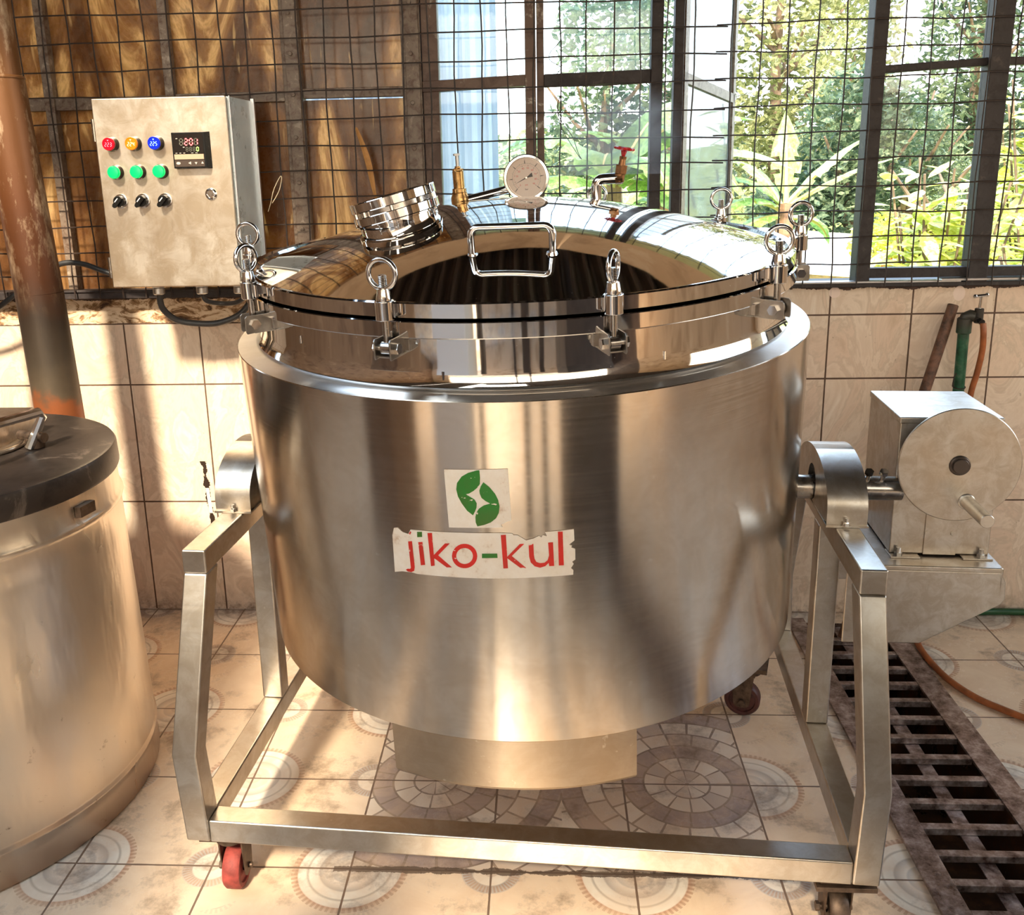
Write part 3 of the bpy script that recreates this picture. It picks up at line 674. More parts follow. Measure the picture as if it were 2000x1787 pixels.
# curved heater apron under the jacket
mb = MB(); a0, a1, n = math.radians(-22.3), math.radians(24.2), 30; V = []
for i in range(n+1):
    a = a0+(a1-a0)*i/n
    for r, z in ((.573, .002), (.573, -.104), (.568, -.112), (.40, -.125), (.40, .002)): V.append((r*math.sin(a), -r*math.cos(a), z))
F = []
for i in range(n):
    for k in range(4): F.append((i*5+k, (i+1)*5+k, (i+1)*5+k+1, i*5+k+1))
F += [(0, 1, 2, 3, 4), tuple(n*5+k for k in range(4, -1, -1))]
mb.add(V, F); mb.build('heater_apron', steel_brushed('dull_apron_steel', (.50, .42, .33), .30, .40, aniso=.4), kettle, sharp=25)
# trunnion shafts and their pads
for s in (-1, 1):
    mb = MB(); y = KC-.4812; 
    p0 = KM.inverted() @ (Matrix.Translation((SX, SY, 0)) @ Matrix.Rotation(-SYAW, 4, 'Z') @ Vector((s*.52, KC, .785)))
    p1 = KM.inverted() @ (Matrix.Translation((SX, SY, 0)) @ Matrix.Rotation(-SYAW, 4, 'Z') @ Vector((s*(.69 if s > 0 else .68), KC, .785)))
    mb.cyl(p0, p1, .0265, n=36); mb.build('trunnion_shaft', M_DKSTEEL, kettle)
# weld bead marks on the neck
for ang, z in ((-40, .70), (-8, .665), (31, .675)):
    mb = MB(); a = math.radians(ang); mb.cyl((.546*math.sin(a), -.546*math.cos(a), z), (.546*math.sin(a), -.546*math.cos(a), z+.014), .0025, n=8); mb.build('weld_bead', M_CHROME, kettle)

def wrap(name, polys, off, mat, parent, zs=1):
    """flat outlines given as (degrees round the jacket, height) laid on its surface"""
    bm = bmesh.new()
    for P_ in polys:
        co = [Vector((math.radians(a)*.592, z, 0)) for a, z in P_]
        vs = [bm.verts.new(q) for q in co]
        for tri in tessellate_polygon([co]):
            try: bm.faces.new([vs[i] for i in tri])
            except ValueError: pass
    x = -.22
    while x < .18:
        bmesh.ops.bisect_plane(bm, geom=bm.verts[:]+bm.edges[:]+bm.faces[:], plane_co=(x, 0, 0), plane_no=(1, 0, 0)); x += .011
    for v in bm.verts:
        a = v.co.x/.592; z = v.co.y; r = RB+(RT-RB)*z/HB_+off
        v.co = (r*math.sin(a), -r*math.cos(a), z)
    for f in bm.faces: f.smooth = True
    bmesh.ops.recalc_face_normals(bm, faces=bm.faces)
    for f in bm.faces:
        if f.normal.y > 0: f.normal_flip()
    me = bpy.data.meshes.new(name); bm.to_mesh(me); bm.free(); me.materials.append(mat)
    o = bpy.data.objects.new(name, me); C.objects.link(o); o.parent = parent; return o
g = G('soiled_white_vinyl'); p = g.pos('obj'); nn = g.noise(p, 26, 6, .7); n2 = g.noise(p, 8, 4, .6)
cc = g.ramp(nn, [(.30, (.62, .44, .30)), (.42, (.86, .76, .64)), (.6, (.90, .82, .72))])
M_VINYL = g.bsdf(color=g.mix(g.ramp(n2, [(.55, 0), (.75, .5)]), cc, (.76, .58, .42)), rough=.45)
def ink(name, col):
    g = G(name); p = g.pos('obj'); a = g.noise(g.scale(p, (1, 1, 2)), 55, 4, .7); b = g.noise(p, 18, 4, .6)
    c = g.mix(g.ramp(a, [(.655, 0), (.67, 1)]), g.mix(g.ramp(b, [(.4, .0), (.7, .3)]), col, (.16, .04, .02)), (.84, .74, .62))
    return g.bsdf(color=c, rough=.4)
M_INKR = ink('red_ink', (.72, .022, .014)); M_INKG = ink('green_ink', (.02, .20, .018))
lg = wrap('logo_sticker', [LOGO_PAPER], .0008, M_VINYL, kettle); lg['label'] = 'square white sticker with a green two-leaf emblem'
for Lf in (LEAF_A, LEAF_B): wrap('leaf_emblem', [Lf], .0014, M_INKG, lg)
ns = wrap('name_sticker', [NAME_PAPER], .0008, M_VINYL, kettle); ns['label'] = 'torn white strip sticker with red lettering'
for grp in ((0,), (1,), (2,), (3, 4), (5, 6), (7,), (8,), (9,)): wrap('red_letter', [RED_LETTERS[i] for i in grp], .0014, M_INKR, ns)
for q in GREEN_MARKS: wrap('green_mark', [q], .0014, M_INKG, ns)

# swing-bolt clamps, each a set of bracket, rod, collar and ring nut
M_BRKT = simple('bracket_steel', (.40, .36, .32), .36, 1.0, sc=40)
def clamp_part(ang, ringrot, lean=0):
    r = bpy.data.objects.new('clamp', None); C.objects.link(r); r.parent = kettle
    a = math.radians(ang)
    r.location = (0, 0, 0); r.rotation_euler = (0, 0, a)
    R0 = .580
    mb = MB()
    for s in (-1, 1):
        pl = [(-.536, .712), (-R0-.018, .708), (-R0-.020, .712), (-R0-.020, .738), (-R0-.016, .742), (-.560, .742), (-.536, .734)]
        mb.prism(pl, s*.0125, s*.0155, lambda u, v, w: (w, u, v))
    mb.box((-.0155, -R0-.004, .708), (.0155, -.545, .711)); mb.box((-.024, -.552, .713), (.024, -.540, .733))
    br = mb.build('bracket', M_BRKT, r, bevel=.001)
    mb = MB(); mb.cyl((-.021, -R0-.002, .725), (.021, -R0-.002, .725), .0055, n=14); mb.hexnut((-.0225, -R0-.002, .725), (-.0155, -R0-.002, .725), .0095); mb.hexnut((.0155, -R0-.002, .725), (.0225, -R0-.002, .725), .0095)
    mb.build('pivot_bolt', M_CHROME, r)
    mb = MB(); mb.cyl((0, -R0, .718), (0, -R0, .842), .0062, n=16); mb.cyl((-.008, -R0-.002, .725), (.008, -R0-.002, .725), .0105, n=18)
    for k in range(7): mb.torus((0, -R0, .824+.0026*k), .0062, .0009, n=14, m=5)
    mb.build('swing_rod', M_DKSTEEL, r)
    mb = MB(); mb.lathe([(.0085, -.0155), (.0150, -.0155), (.0158, -.0147), (.0158, .0147), (.0150, .0155), (.0085, .0155)], 28, 0, Matrix.Translation((0, -R0, .786)))
    mb.box((-.011, -R0+.009, .777), (.011, -.560, .797)); mb.build('collar', M_CHROME, r, bevel=.0006)
    mb = MB(); mb.lathe([(.0062, .802), (.0125, .802), (.0128, .805), (.0112, .812), (.0100, .820), (.0062, .820)], 24, 0, Matrix.Translation((0, -R0, 0)))
    mb.torus((0, -R0, .8435), .0232, .0042, Matrix.Rotation(math.radians(ringrot), 3, 'Z') @ Matrix.Rotation(PI/2, 3, 'X'), 40, 12)
    mb.build('ring_nut', M_CHROME, r)
    return r
for ang, rr in ((-16, 4), (20, 52), (56, -48), (92, -80), (128, -125), (164, 10), (200, 40), (272, 85), (308, 115)): clamp_part(ang, rr)

# ------------------------------------------------------------------ the lid and its fittings
LM = KM @ Matrix.Translation((0, 0, .7680))
lid = thing('domed_lid', 'domed mirror-polished steel lid clamped on top of the kettle', 'lid', mat=LM); lid.matrix_world = LM
def dz(r, h=.12, R=.54): return .0075+h*(1-(max(r, 0)/R)**1.9)      # above the lid base plane
prof = [(.52, .0002), (.558, .0002), (.560, .002), (.560, .0245), (.557, .0270), (.546, .0250), (.541, .0200)]
MB().lathe(prof, 200).build('flange', M_POL, lid, sharp=30)
prof = [(.546*(1-i/40), dz(.54*(1-i/40))+.0085*0+.0) for i in range(41)]
prof = [(.541*(1-i/44), .0075+.0125*(1-i/44)**6+.12*(1-(1-i/44)**1.9)) for i in range(44)]+[(0, .1275)]
MB().lathe(prof, 220).build('dome', M_DOME, lid, sharp=80)
def dome_z(x, y): return .0075+.12*(1-(math.hypot(x, y)/.541)**1.9)
# lift handle
mb = MB(); L_ = Vector((-.0685, -.362, dome_z(.068, .362)-.003)); R_ = Vector((.0685, -.362, L_.z)); ctr = .0255
off = Vector((.0255, 0, 0)); hh = .052; rr = .014; ptsl = []
P0 = L_+off; P1 = R_+off
for q in ([P0, P0+Vector((-.002, -.002, .01)), P0+Vector((-.002, -.004, hh-rr))] + [P0+Vector((-.002+rr-rr*math.cos(t), -.005, hh-rr+rr*math.sin(t))) for t in (.4, .8, 1.2, PI/2)] +
          [P1+Vector((.002-rr+rr*math.sin(t), -.005, hh-rr+rr*math.cos(t))) for t in (0, .4, .8, 1.2)] + [P1+Vector((.002, -.004, hh-rr)), P1+Vector((.002, -.002, .01)), P1]): ptsl.append(q)
mb.tube(ptsl, .0062, 14)
for q in (P0, P1): mb.cyl(q+Vector((0, 0, -.002)), q+Vector((0, -.001, .006)), .012, .009, 20)
mb.build('lift_handle', M_CHROME, lid, sharp=60)
# sight glass
axs = Vector((-.235, .02, 1)).normalized(); cx, cy = -.228, -.095
bc = Vector((cx, cy, dome_z(cx, cy)))
SGM = Matrix.Translation(bc) @ axs.to_track_quat('Z', 'Y').to_matrix().to_4x4()
sg = MB().lathe([(.074, -.03), (.080, -.012), (.080, .006), (.084, .007), (.084, .010)], 64, 0, SGM).build('sight_port', M_POL, lid, sharp=30)
MB().lathe([(.070, .0105), (.087, .0105), (.088, .012), (.088, .027), (.087, .0285), (.070, .0285)], 64, 0, SGM).build('lower_flange', M_POL, sg, sharp=30)
MB().lathe([(.073, .0285), (.0765, .0285), (.0765, .038), (.073, .038)], 64, 0, SGM).build('gasket', M_DKSTEEL, sg, sharp=30)
MB().lathe([(.060, .038), (.087, .038), (.088, .0395), (.088, .0555), (.087, .057), (.060, .057)], 64, 0, SGM).build('upper_flange', M_POL, sg, sharp=30)
MB().lathe([(0, .050), (.060, .050)], 48, 0, SGM).build('glass_disc', M_CLEAR, sg)
for k in range(8):
    a = 2*PI*(k+.3)/8; mb = MB(); mb.cyl((.081*math.cos(a), .081*math.sin(a), .0285), (.081*math.cos(a), .081*math.sin(a), .038), .0045, n=8)
    mb.v = [tuple(SGM @ Vector(v)) for v in mb.v]; mb.build('spacer', M_CHROME, sg)
# text helper
def text_mesh(txt, size, align='CENTER'):
    cu = bpy.data.curves.new('t', 'FONT'); cu.body = txt; cu.size = size; cu.align_x = align; cu.align_y = 'CENTER'; cu.resolution_u = 3
    o = bpy.data.objects.new('t', cu); C.objects.link(o); bpy.context.view_layer.update()
    me = o.to_mesh(); V = [tuple(v.co) for v in me.vertices]; F = [tuple(p.vertices) for p in me.polygons]
    o.to_mesh_clear(); bpy.data.objects.remove(o); bpy.data.curves.remove(cu); return V, F
# pressure gauge
GC = Vector((.0125, .13, .930-.7705)); GM = Matrix.Translation(GC) @ Matrix.Rotation(math.radians(2), 4, 'Z') @ Matrix.Rotation(PI/2-.10, 4, 'X')
RG = .0502
ga = MB().lathe([(0, -.026), (RG-.004, -.026), (RG-.002, -.024), (RG-.002, .004), (RG, .006), (RG, .011), (RG-.002, .0135), (RG-.0065, .0140), (RG-.0085, .009), (RG-.0085, .003), (0, .003)], 72, 0, GM).build('pressure_gauge', M_CHROME, lid, sharp=30)
M_DIAL = plain('cream_dial', (.66, .52, .42), .5); M_INKB = plain('black_ink', (.012, .01, .01), .5); M_INKDR = plain('dial_red_ink', (.55, .05, .04), .5)
dial = MB().lathe([(0, .0045), (RG-.0088, .0045)], 64, 0, GM).build('dial', M_DIAL, ga)
mk = MB(); mr = MB()
def tick(b, ang, r0, r1, w, z=.0049):
    c, s = math.cos(ang), math.sin(ang); n = (-s*w/2, c*w/2)
    b.add([tuple(GM @ Vector(q)) for q in ((r0*c+n[0], r0*s+n[1], z), (r1*c+n[0], r1*s+n[1], z), (r1*c-n[0], r1*s-n[1], z), (r0*c-n[0], r0*s-n[1], z))], [(0, 1, 2, 3)])
A0, A1 = math.radians(229), math.radians(-39); rs = RG/.0475
for i in range(61):
    a = A0+(A1-A0)*i/60; big = i % 10 == 0; tick(mk, a, .0298, .0355 if big else (.0328 if i % 5 == 0 else .0316), .0014 if big else .0005)
for i in range(46):
    a = A0+(A1-A0)*i/45; tick(mr, a, .0282, .0262, .0004)
    if i % 5 == 0: tick(mk, a, .0275, .0245, .0007)
def gtext(b, t, x, y, sz, z=.0050, rot=0):
    V, F = text_mesh(t, sz); c, s = math.cos(rot), math.sin(rot)
    b.add([tuple(GM @ Vector((x+c*v[0]-s*v[1], y+s*v[0]+c*v[1], z))) for v in V], F)
for i in range(7):
    a = A0+(A1-A0)*i/6; gtext(mk, str(i), .0366*math.cos(a), .0366*math.sin(a), .0052, rot=a-PI/2)
for i in (0, 20, 30, 40, 50, 60, 70, 80, 90):
    a = A0+(A1-A0)*i/90; gtext(mr, str(i), .0208*math.cos(a), .0208*math.sin(a), .0056, rot=0)
gtext(mr, 'psi', 0, -.0148, .0056); gtext(mk, 'bar', 0, -.0245, .0056)
mk.build('dial_marks', M_INKB, ga, smooth=False); mr.build('dial_marks', M_INKDR, ga, smooth=False)
na = math.radians(207); c, s = math.cos(na), math.sin(na)
nd = MB()
def gp(x, y, z): return tuple(GM @ Vector((x*c-y*s, x*s+y*c, z)))
nd.add([gp(.030, 0, .007), (gp(0, .0012, .007)), gp(-.004, .0014, .007), gp(-.0135, .0048, .007), gp(-.0155, -.0042, .007), gp(-.004, -.0014, .007), gp(0, -.0012, .007)], [(0, 1, 2, 3, 4, 5, 6)])
nd.build('needle', M_INKB, ga, smooth=False)
mb = MB(); mb.lathe([(0, .0085), (.0022, .0085), (.003, .0075), (.003, .0048)], 20, 0, GM); mb.build('needle_hub', M_DKSTEEL, ga)
MB().lathe([(0, .0115), (RG-.0086, .0115)], 48, 0, GM).build('gauge_glass', M_CLEAR, ga)
mb = MB(); mb.cyl(GC+Vector((0, .018, -.06)), GC+Vector((0, .018, -.035)), .009); mb.cyl(GC+Vector((0, .018, -.04)), GC+Vector((0, .018, -.01)), .007); mb.build('gauge_stem', M_BRASS, ga)
# brass safety valve with a chrome outlet pipe
vx, vy = -.137, .13; vz = dome_z(vx, vy)
mb = MB(); Mv = Matrix.Translation((vx, vy, vz)) @ Matrix.Rotation(math.radians(-1.5), 4, 'Y')
mb.lathe([(0, -.012), (.017, -.012), (.0185, -.004), (.0200, .004), (.0195, .012), (.0165, .019), (.0165, .021)], 36, 0, Mv)
mb.lathe([(.0165, .0215), (.0165, .0225), (.0145, .0235), (.0145, .0305), (.0122, .0315), (.0122, .068), (.0112, .0695), (.0115, .0705), (.0115, .0735), (.0065, .075), (.0065, .0785), (.0048, .079)], 32, 0, Mv)
def vl(pts_r, n, mi=0): mb.lathe(pts_r, n, mi, Mv)
vl([(0, .0225), (.0155, .0225), (.0155, .0305), (0, .0305)], 6); vl([(0, .0700), (.0125, .0700), (.0125, .0735), (0, .0735)], 6)
sv = mb.build('safety_valve', M_BRASS, lid)
mb = MB(); mb.lathe([(0, .076), (.0042, .077), (.0036, .082), (.0036, .104), (0, .104)], 16, 0, Mv); mb.lathe([(0, .1015), (.0075, .1015), (.0075, .106), (0, .106)], 6, 0, Mv)
mb.build('adjusting_screw', M_ZINC, sv)
mb = MB(); mb.cyl((vx+.012, vy+.005, vz+.004), (vx+.155, vy+.05, vz+.032), .0095, n=24); mb.build('outlet_pipe', M_CHROME, sv)
# steam outlet elbow with a hand valve
ex, ey = .1650, .13; ez = dome_z(ex, ey)
mb = MB(); top = ez+.043; pts = [(ex-.001, ey, ez-.02), (ex, ey, top-.014)]+[(ex+.014-.014*math.cos(t), ey, top-.014+.014*math.sin(t)) for t in (.4, .8, 1.2, PI/2)]+[(ex+.044, ey, top+.001)]
mb.tube(pts, .0115, 20); ev = mb.build('steam_elbow', M_CHROME, lid)
vb = Vector((ex+.050, ey, top+.001)); up = Vector((.17, 0, 1)).normalized()
mb = MB(); mb.cyl(vb+Vector((-.010, 0, -.001)), vb+Vector((.006, 0, 0)), .0125, n=8); mb.cyl(vb-up*.010, vb+up*.012, .0105, bev=.003)
mb.cyl(vb+up*.010, vb+up*.026, .0135, n=6); mb.cyl(vb+up*.026, vb+up*.028, .0125, n=20); mb.cyl(vb+up*.028, vb+up*.044, .0078, .0065); mb.hexnut(vb+up*.040, vb+up*.046, .0085)
hv = mb.build('valve_body', M_BRONZE, ev)
mb = MB(); hc = vb+up*.062; HM = Matrix.Translation(hc) @ up.to_track_quat('Z', 'Y').to_matrix().to_4x4()
mb.cyl(vb+up*.045, vb+up*.060, .0035, .0075, n=16)
k = 48; V = []; F = []
for i in range(k):
    a = 2*PI*i/k; R = .0185+.0012*math.cos(8*a)
    for q in range(8):
        b = 2*PI*q/8; V.append(tuple(HM @ Vector(((R+.003*math.cos(b))*math.cos(a), (R+.003*math.cos(b))*math.sin(a), .003*math.sin(b)))))
for i in range(k):
    for q in range(8): F.append((i*8+q, ((i+1) % k)*8+q, ((i+1) % k)*8+(q+1) % 8, i*8+(q+1) % 8))
mb.add(V, F)
for i in range(4):
    a = PI*i/2+.4; mb.cyl(HM @ Vector((0, 0, -.003)), HM @ Vector((.0185*math.cos(a), .0185*math.sin(a), 0)), .0028, n=8)
mb.lathe([(0, -.004), (.007, -.004), (.007, .003), (0, .004)], 20, 0, HM)
mb.build('valve_handwheel', M_REDW, ev)['label'] = 'red enamelled handwheel'

# steam drifting off the valve
g = G('thin_steam'); g.t.nodes.remove(g.out); g.out = g.n('ShaderNodeOutputMaterial')
p = g.pos('obj'); x, y, z = g.xyz(p)
vs = g.n('ShaderNodeVolumeScatter'); vs.inputs['Color'].default_value = (.92, .95, 1, 1); vs.inputs['Anisotropy'].default_value = .35
nn = g.noise(g.scale(p, (1, 1, .7)), 6.5, 3, .6, 1.2)
ddx = (x-.17-(z-1.5)*.3)/.17; ddz = (z-1.52)/.15; ddy = (y-2.42)/.085
fall = (1.0-(ddx*ddx+ddz*ddz+ddy*ddy).sqrt()).clamp()
den = (fall*g.ramp(nn, [(.36, .10), (.62, 1)]))*24
g.put(vs.inputs['Density'], den); g.t.links.new(vs.outputs[0], g.out.inputs['Volume'])
g.mat.volume_intersection_method if 0 else None
mb = MB(); mb.box((-.04, 2.33, 1.455), (.40, 2.51, 1.67))
stm = mb.build('steam', g.mat, smooth=False); tag(stm, 'faint wisp of white steam drifting behind the gauge', 'steam', kind='stuff')

# ------------------------------------------------------------------ wall control box
CX0, CX1, CZ0, CZ1, CY = -1.243, -.862, 1.163, 1.684, 2.68
cb = thing('control_box', 'steel control box with lit lamps and black knobs on the mesh', 'control box', ((CX0+CX1)/2, CY+.12, CZ0))
def cbo(mb, name, mat, parent=None, **k):
    o = mb.build(name, mat, parent or cb, **k); return o
cx_, cy_, cz_ = (CX0+CX1)/2, CY+.12, CZ0
def L(x, y, z): return (x-cx_, y-cy_, z-cz_)
mb = MB(); mb.box(L(CX0+.006, CY+.016, CZ0+.003), L(CX1, CY+.235, CZ1-.002)); cbo(mb, 'enclosure', simple('window_lit_side', (.72, .82, .86), .30, .25, var=.08, sc=12), bevel=.003)  # pale blue puts the reflected window light into the side's colour
M_DOOR = steel_brushed('worn_door_steel', (.72, .66, .58), .30, .50, along='x', aniso=0, blot=7, dirt=.3)
mb = MB(); mb.box(L(CX0, CY, CZ0), L(CX1-.004, CY+.012, CZ1)); door = cbo(mb, 'door', M_DOOR, bevel=.004)
mb = MB(); mb.box(L(CX1-.002, CY+.224, CZ0-.004), L(CX1+.008, CY+.238, CZ1+.004)); mb.box(L(CX1, CY+.014, CZ0), L(CX1+.003, CY+.020, CZ1)); cbo(mb, 'edge_flange', M_ALU, bevel=.001)
for zz in (1.60, 1.22):
    mb = MB(); mb.cyl(L(CX0-.004, CY+.010, zz-.03), L(CX0-.004, CY+.010, zz+.03), .006, n=14); cbo(mb, 'hinge', M_DKSTEEL)
SEG = {'0': 'abcdef', '1': 'bc', '2': 'abged', '3': 'abgcd', '4': 'fgbc', '5': 'afgcd', '8': 'abcdefg'}
def seg7(mb, ch, x, z, w, h, y, t, on=True, sk=.12):
    S_ = {'a': ((0, h), (w, h)), 'g': ((0, h/2), (w, h/2)), 'd': ((0, 0), (w, 0)), 'f': ((0, h/2), (0, h)), 'e': ((0, 0), (0, h/2)), 'b': ((w, h/2), (w, h)), 'c': ((w, 0), (w, h/2))}
    for q, ((x0, z0), (x1, z1)) in S_.items():
        if (q in SEG[ch]) != on: continue
        if z0 == z1: a = [(x0+t*.6, z0-t/2), (x1-t*.6, z0-t/2), (x1-t*.6, z0+t/2), (x0+t*.6, z0+t/2)]
        else: a = [(x0-t/2, z0+t*.6), (x0+t/2, z0+t*.6), (x0+t/2, z1-t*.6), (x0-t/2, z1-t*.6)]
        mb.add([L(x+u+v*sk, y, z+v) for u, v in a], [(0, 1, 2, 3)])
def glow(name, col, st, base=None): return plain(name, base or col, .3, 0, emit=col, estr=st)
M_RING = M_CHROME
cols = [((.52, .004, .02), (1, .16, .22), 'red', '223', (.8, .01, .03)), ((.85, .22, .01), (1, .85, .35), 'orange', '224', (1, .28, .01)), ((.005, .02, .50), (.25, .55, 1), 'blue', '225', (.0, .04, 1))]
for i, (bc_, dc, nm, tx, ec) in enumerate(cols):
    x = -1.196+.064*i; z = 1.562
    lens = plain(nm+'_lamp_lens', tuple(c*.6 for c in bc_), .18, 0, emit=ec, estr=.22)
    mb = MB(); R = Matrix.Translation(L(x, CY, z)) @ Matrix.Rotation(PI/2, 4, 'X')
    mb.lathe([(.0205, 0), (.0205, .003), (.0185, .010), (.0175, .020)], 32, 0, R)
    lp = cbo(mb, 'voltage_lamp', plain('lamp_bezel_dark', (.05, .04, .035), .25, .6)); lp['label'] = nm+' voltage lamp'
    MB().lathe([(.0175, .0195), (.0178, .021), (.0178, .024), (.0165, .0265), (.0145, .0265), (.0140, .0255), (0, .0255)], 36, 0, R).build('lens', lens, lp, sharp=50)
    mb = MB(); yy = CY-.0262
    for k, ch in enumerate(tx): seg7(mb, ch, x-.0100+.0072*k, z-.0068, .0042, .0100, yy, .0013)
    mb.add([L(x+u, yy, z+.0082+v) for u, v in ((-.0022, .003), (-.0012, .003), (0, .0008), (.0012, .003), (.0022, .003), (.0005, -.0006), (-.0005, -.0006))], [(0, 1, 2, 6), (2, 3, 4, 5), (2, 5, 6)])
    mb.build('digits', glow(nm+'_digits', dc, 1.5), lp, smooth=False)
    x = -1.192+.064*i; z = 1.486
    mb = MB(); R = Matrix.Translation(L(x, CY, z)) @ Matrix.Rotation(PI/2, 4, 'X')
    mb.lathe([(.0205, 0), (.0205, .003), (.018, .008), (.017, .016)], 32, 0, R)
    lp = cbo(mb, 'green_lamp', plain('lamp_bezel_dark', (.05, .04, .035), .25, .6))
    MB().lathe([(.0172, .0155), (.0175, .017), (.0175, .022), (.0160, .0235), (.0158, .0245), (.0150, .0265), (.010, .0275), (0, .0278)], 36, 0, R).build('lens', plain('green_lamp_lens', (.0, .30, .07), .25, 0, emit=(.0, .80, .18), estr=.5), lp, sharp=40)
    x = -1.189+.064*i; z = 1.4065
    mb = MB(); R = Matrix.Translation(L(x, CY, z)) @ Matrix.Rotation(PI/2, 4, 'X')
    mb.lathe([(0, 0), (.0195, 0), (.0200, .002), (.0195, .004), (.017, .0045), (0, .0045)], 32, 0, R)
    kn = cbo(mb, 'selector_knob', M_CHROME)
    mb = MB(); mb.lathe([(.0155, .004), (.0155, .018), (.0140, .020), (0, .020)], 32, 0, R)
    RR = R @ Matrix.Rotation(math.radians(48), 4, 'Z')
    mb.prism([(-.006, -.0155), (.006, -.0155), (.0065, .015), (.0035, .021), (-.0035, .021), (-.0065, .015)], .010, .027, lambda u, v, w: tuple(RR @ Vector((v*-1, u, w))))
    mb.build('grip', M_BLACKP, kn, bevel=.0012)
    mb = MB(); mb.prism([(.0035, -.008), (.0058, -.008), (.0058, .006), (.0035, .006)], .0268, .0274, lambda u, v, w: tuple(RR @ Vector((v*-1, u, w)))); mb.build('pointer_mark', plain('white_mark', (.85, .83, .8), .4), kn)
# temperature controller
tcx0, tcx1, tz0, tz1 = -1.0185, -.9275, 1.493, 1.588
mb = MB(); mb.box(L(tcx0+.003, CY-.012, tz0+.003), L(tcx1-.003, CY+.002, tz1-.003)); 
f = []
mb.add([L(tcx0, CY-.022, tz0), L(tcx1, CY-.022, tz0), L(tcx1, CY-.022, tz1), L(tcx0, CY-.022, tz1), L(tcx0-.002, CY, tz0-.002), L(tcx1+.010, CY, tz0-.002), L(tcx1+.010, CY, tz1+.002), L(tcx0-.002, CY, tz1+.002)],
       [(0, 1, 2, 3), (4, 7, 6, 5), (0, 4, 5, 1), (1, 5, 6, 2), (2, 6, 7, 3), (3, 7, 4, 0)])
tcn = cbo(mb, 'temperature_controller', M_BLACKP, bevel=.001)
mb = MB(); yy = CY-.0224
mb.add([L(tcx0+.004, yy, tz0+.038), L(tcx1-.004, yy, tz0+.038), L(tcx1-.004, yy, tz1-.004), L(tcx0+.004, yy, tz1-.004)], [(0, 1, 2, 3)]); mb.build('display', plain('smoked_display', (.010, .007, .006), .25, 0, spec=.3), tcn, smooth=False)
mb = MB(); mb.box(L(tcx0+.004, CY-.0245, tz0+.023), L(tcx1-.004, CY-.0215, tz0+.037)); mb.build('beige_strip', plain('beige_strip', (.40, .28, .19), .5), tcn, bevel=.001)
mb = MB(); mb.add([L(tcx0+.004, yy, tz0+.004), L(tcx1-.004, yy, tz0+.004), L(tcx1-.004, yy, tz0+.022), L(tcx0+.004, yy, tz0+.022)], [(0, 1, 2, 3)]); mb.build('keypad', plain('brown_keypad', (.05, .034, .026), .5, 0, spec=.3), tcn, smooth=False)
yy = CY-.0228; mon = MB(); mof = MB(); mg = MB()
for k, ch in enumerate('8201'):
    xx = tcx0+.022+.0138*k
    if k == 0: seg7(mof, '8', xx, 1.5545, .0085, .0165, yy, .0022, True, .04)
    else: seg7(mon, ch, xx, 1.5545, .0085, .0165, yy, .0028, True, .04); seg7(mof, ch, xx, 1.5545, .0085, .0165, yy, .0016, False, .04)
for k in range(4):
    xx = tcx0+.0385+.0098*k
    if k == 3: seg7(mg, '0', xx, 1.538, .0055, .0105, yy, .0018, True, .04)
    else: seg7(mof, '8', xx, 1.538, .0055, .0105, yy, .0013, True, .04)
mon.build('red_digits', glow('red_led', (1, .10, .10), 3.5), tcn, smooth=False); mg.build('green_digit', glow('green_led', (.55, 1, .15), 2.2), tcn, smooth=False)
mof.build('unlit_digits', plain('unlit_led', (.13, .13, .10), .4), tcn, smooth=False)
mb = MB(); M_PRINT = plain('grey_print', (.52, .46, .40), .5)
for k, (cxk, rot) in enumerate(((.046, PI/2), (.063, PI), (.081, 0))):
    mb.add([L(tcx0+cxk+.0042*math.sin(rot+j*2*PI/3)*1.0, yy, tz0+.0135+.0042*math.cos(rot+j*2*PI/3)) for j in range(3)], [(0, 1, 2)]) if k else \
        mb.add([L(tcx0+.041, yy, tz0+.0135), L(tcx0+.049, yy, tz0+.0095), L(tcx0+.049, yy, tz0+.0175)], [(0, 1, 2)])
for a, b_ in ((.008, .013), (.019, .024), (.030, .035), (.052, .058), (.064, .070)): mb.add([L(tcx0+a, yy, tz0+.0395), L(tcx0+b_, yy, tz0+.0395), L(tcx0+b_, yy, tz0+.041), L(tcx0+a, yy, tz0+.041)], [(0, 1, 2, 3)])
for a, z_ in ((.012, 1.571), (.030, 1.548)): mb.add([L(tcx0+a, yy, z_), L(tcx0+a+.005, yy, z_), L(tcx0+a+.005, yy, z_+.0018), L(tcx0+a, yy, z_+.0018)], [(0, 1, 2, 3)])
mb.lathe([(0, 0), (.006, 0)], 16, 0, Matrix.Translation(L(tcx0+.0135, yy, tz0+.0135)) @ Matrix.Rotation(PI/2, 4, 'X') @ Matrix.Scale(.6, 4, (0, 1, 0)))
mb.build('printed_symbols', M_PRINT, tcn, smooth=False)
R = Matrix.Translation(L(-.929, CY, 1.4215)) @ Matrix.Rotation(PI/2, 4, 'X')
lk = MB().lathe([(0, 0), (.0165, 0), (.0165, .002), (.0135, .0035), (.0130, .007), (.0105, .0075), (.0100, .004), (0, .004)], 32, 0, R).build('lock', M_CHROME, cb, sharp=40)
mb = MB(); mb.lathe([(0, .0042), (.008, .0045), (.0085, .0065), (0, .0068)], 3, 0, R @ Matrix.Rotation(.5, 4, 'Z')); mb.build('key_insert', M_DKSTEEL, lk)
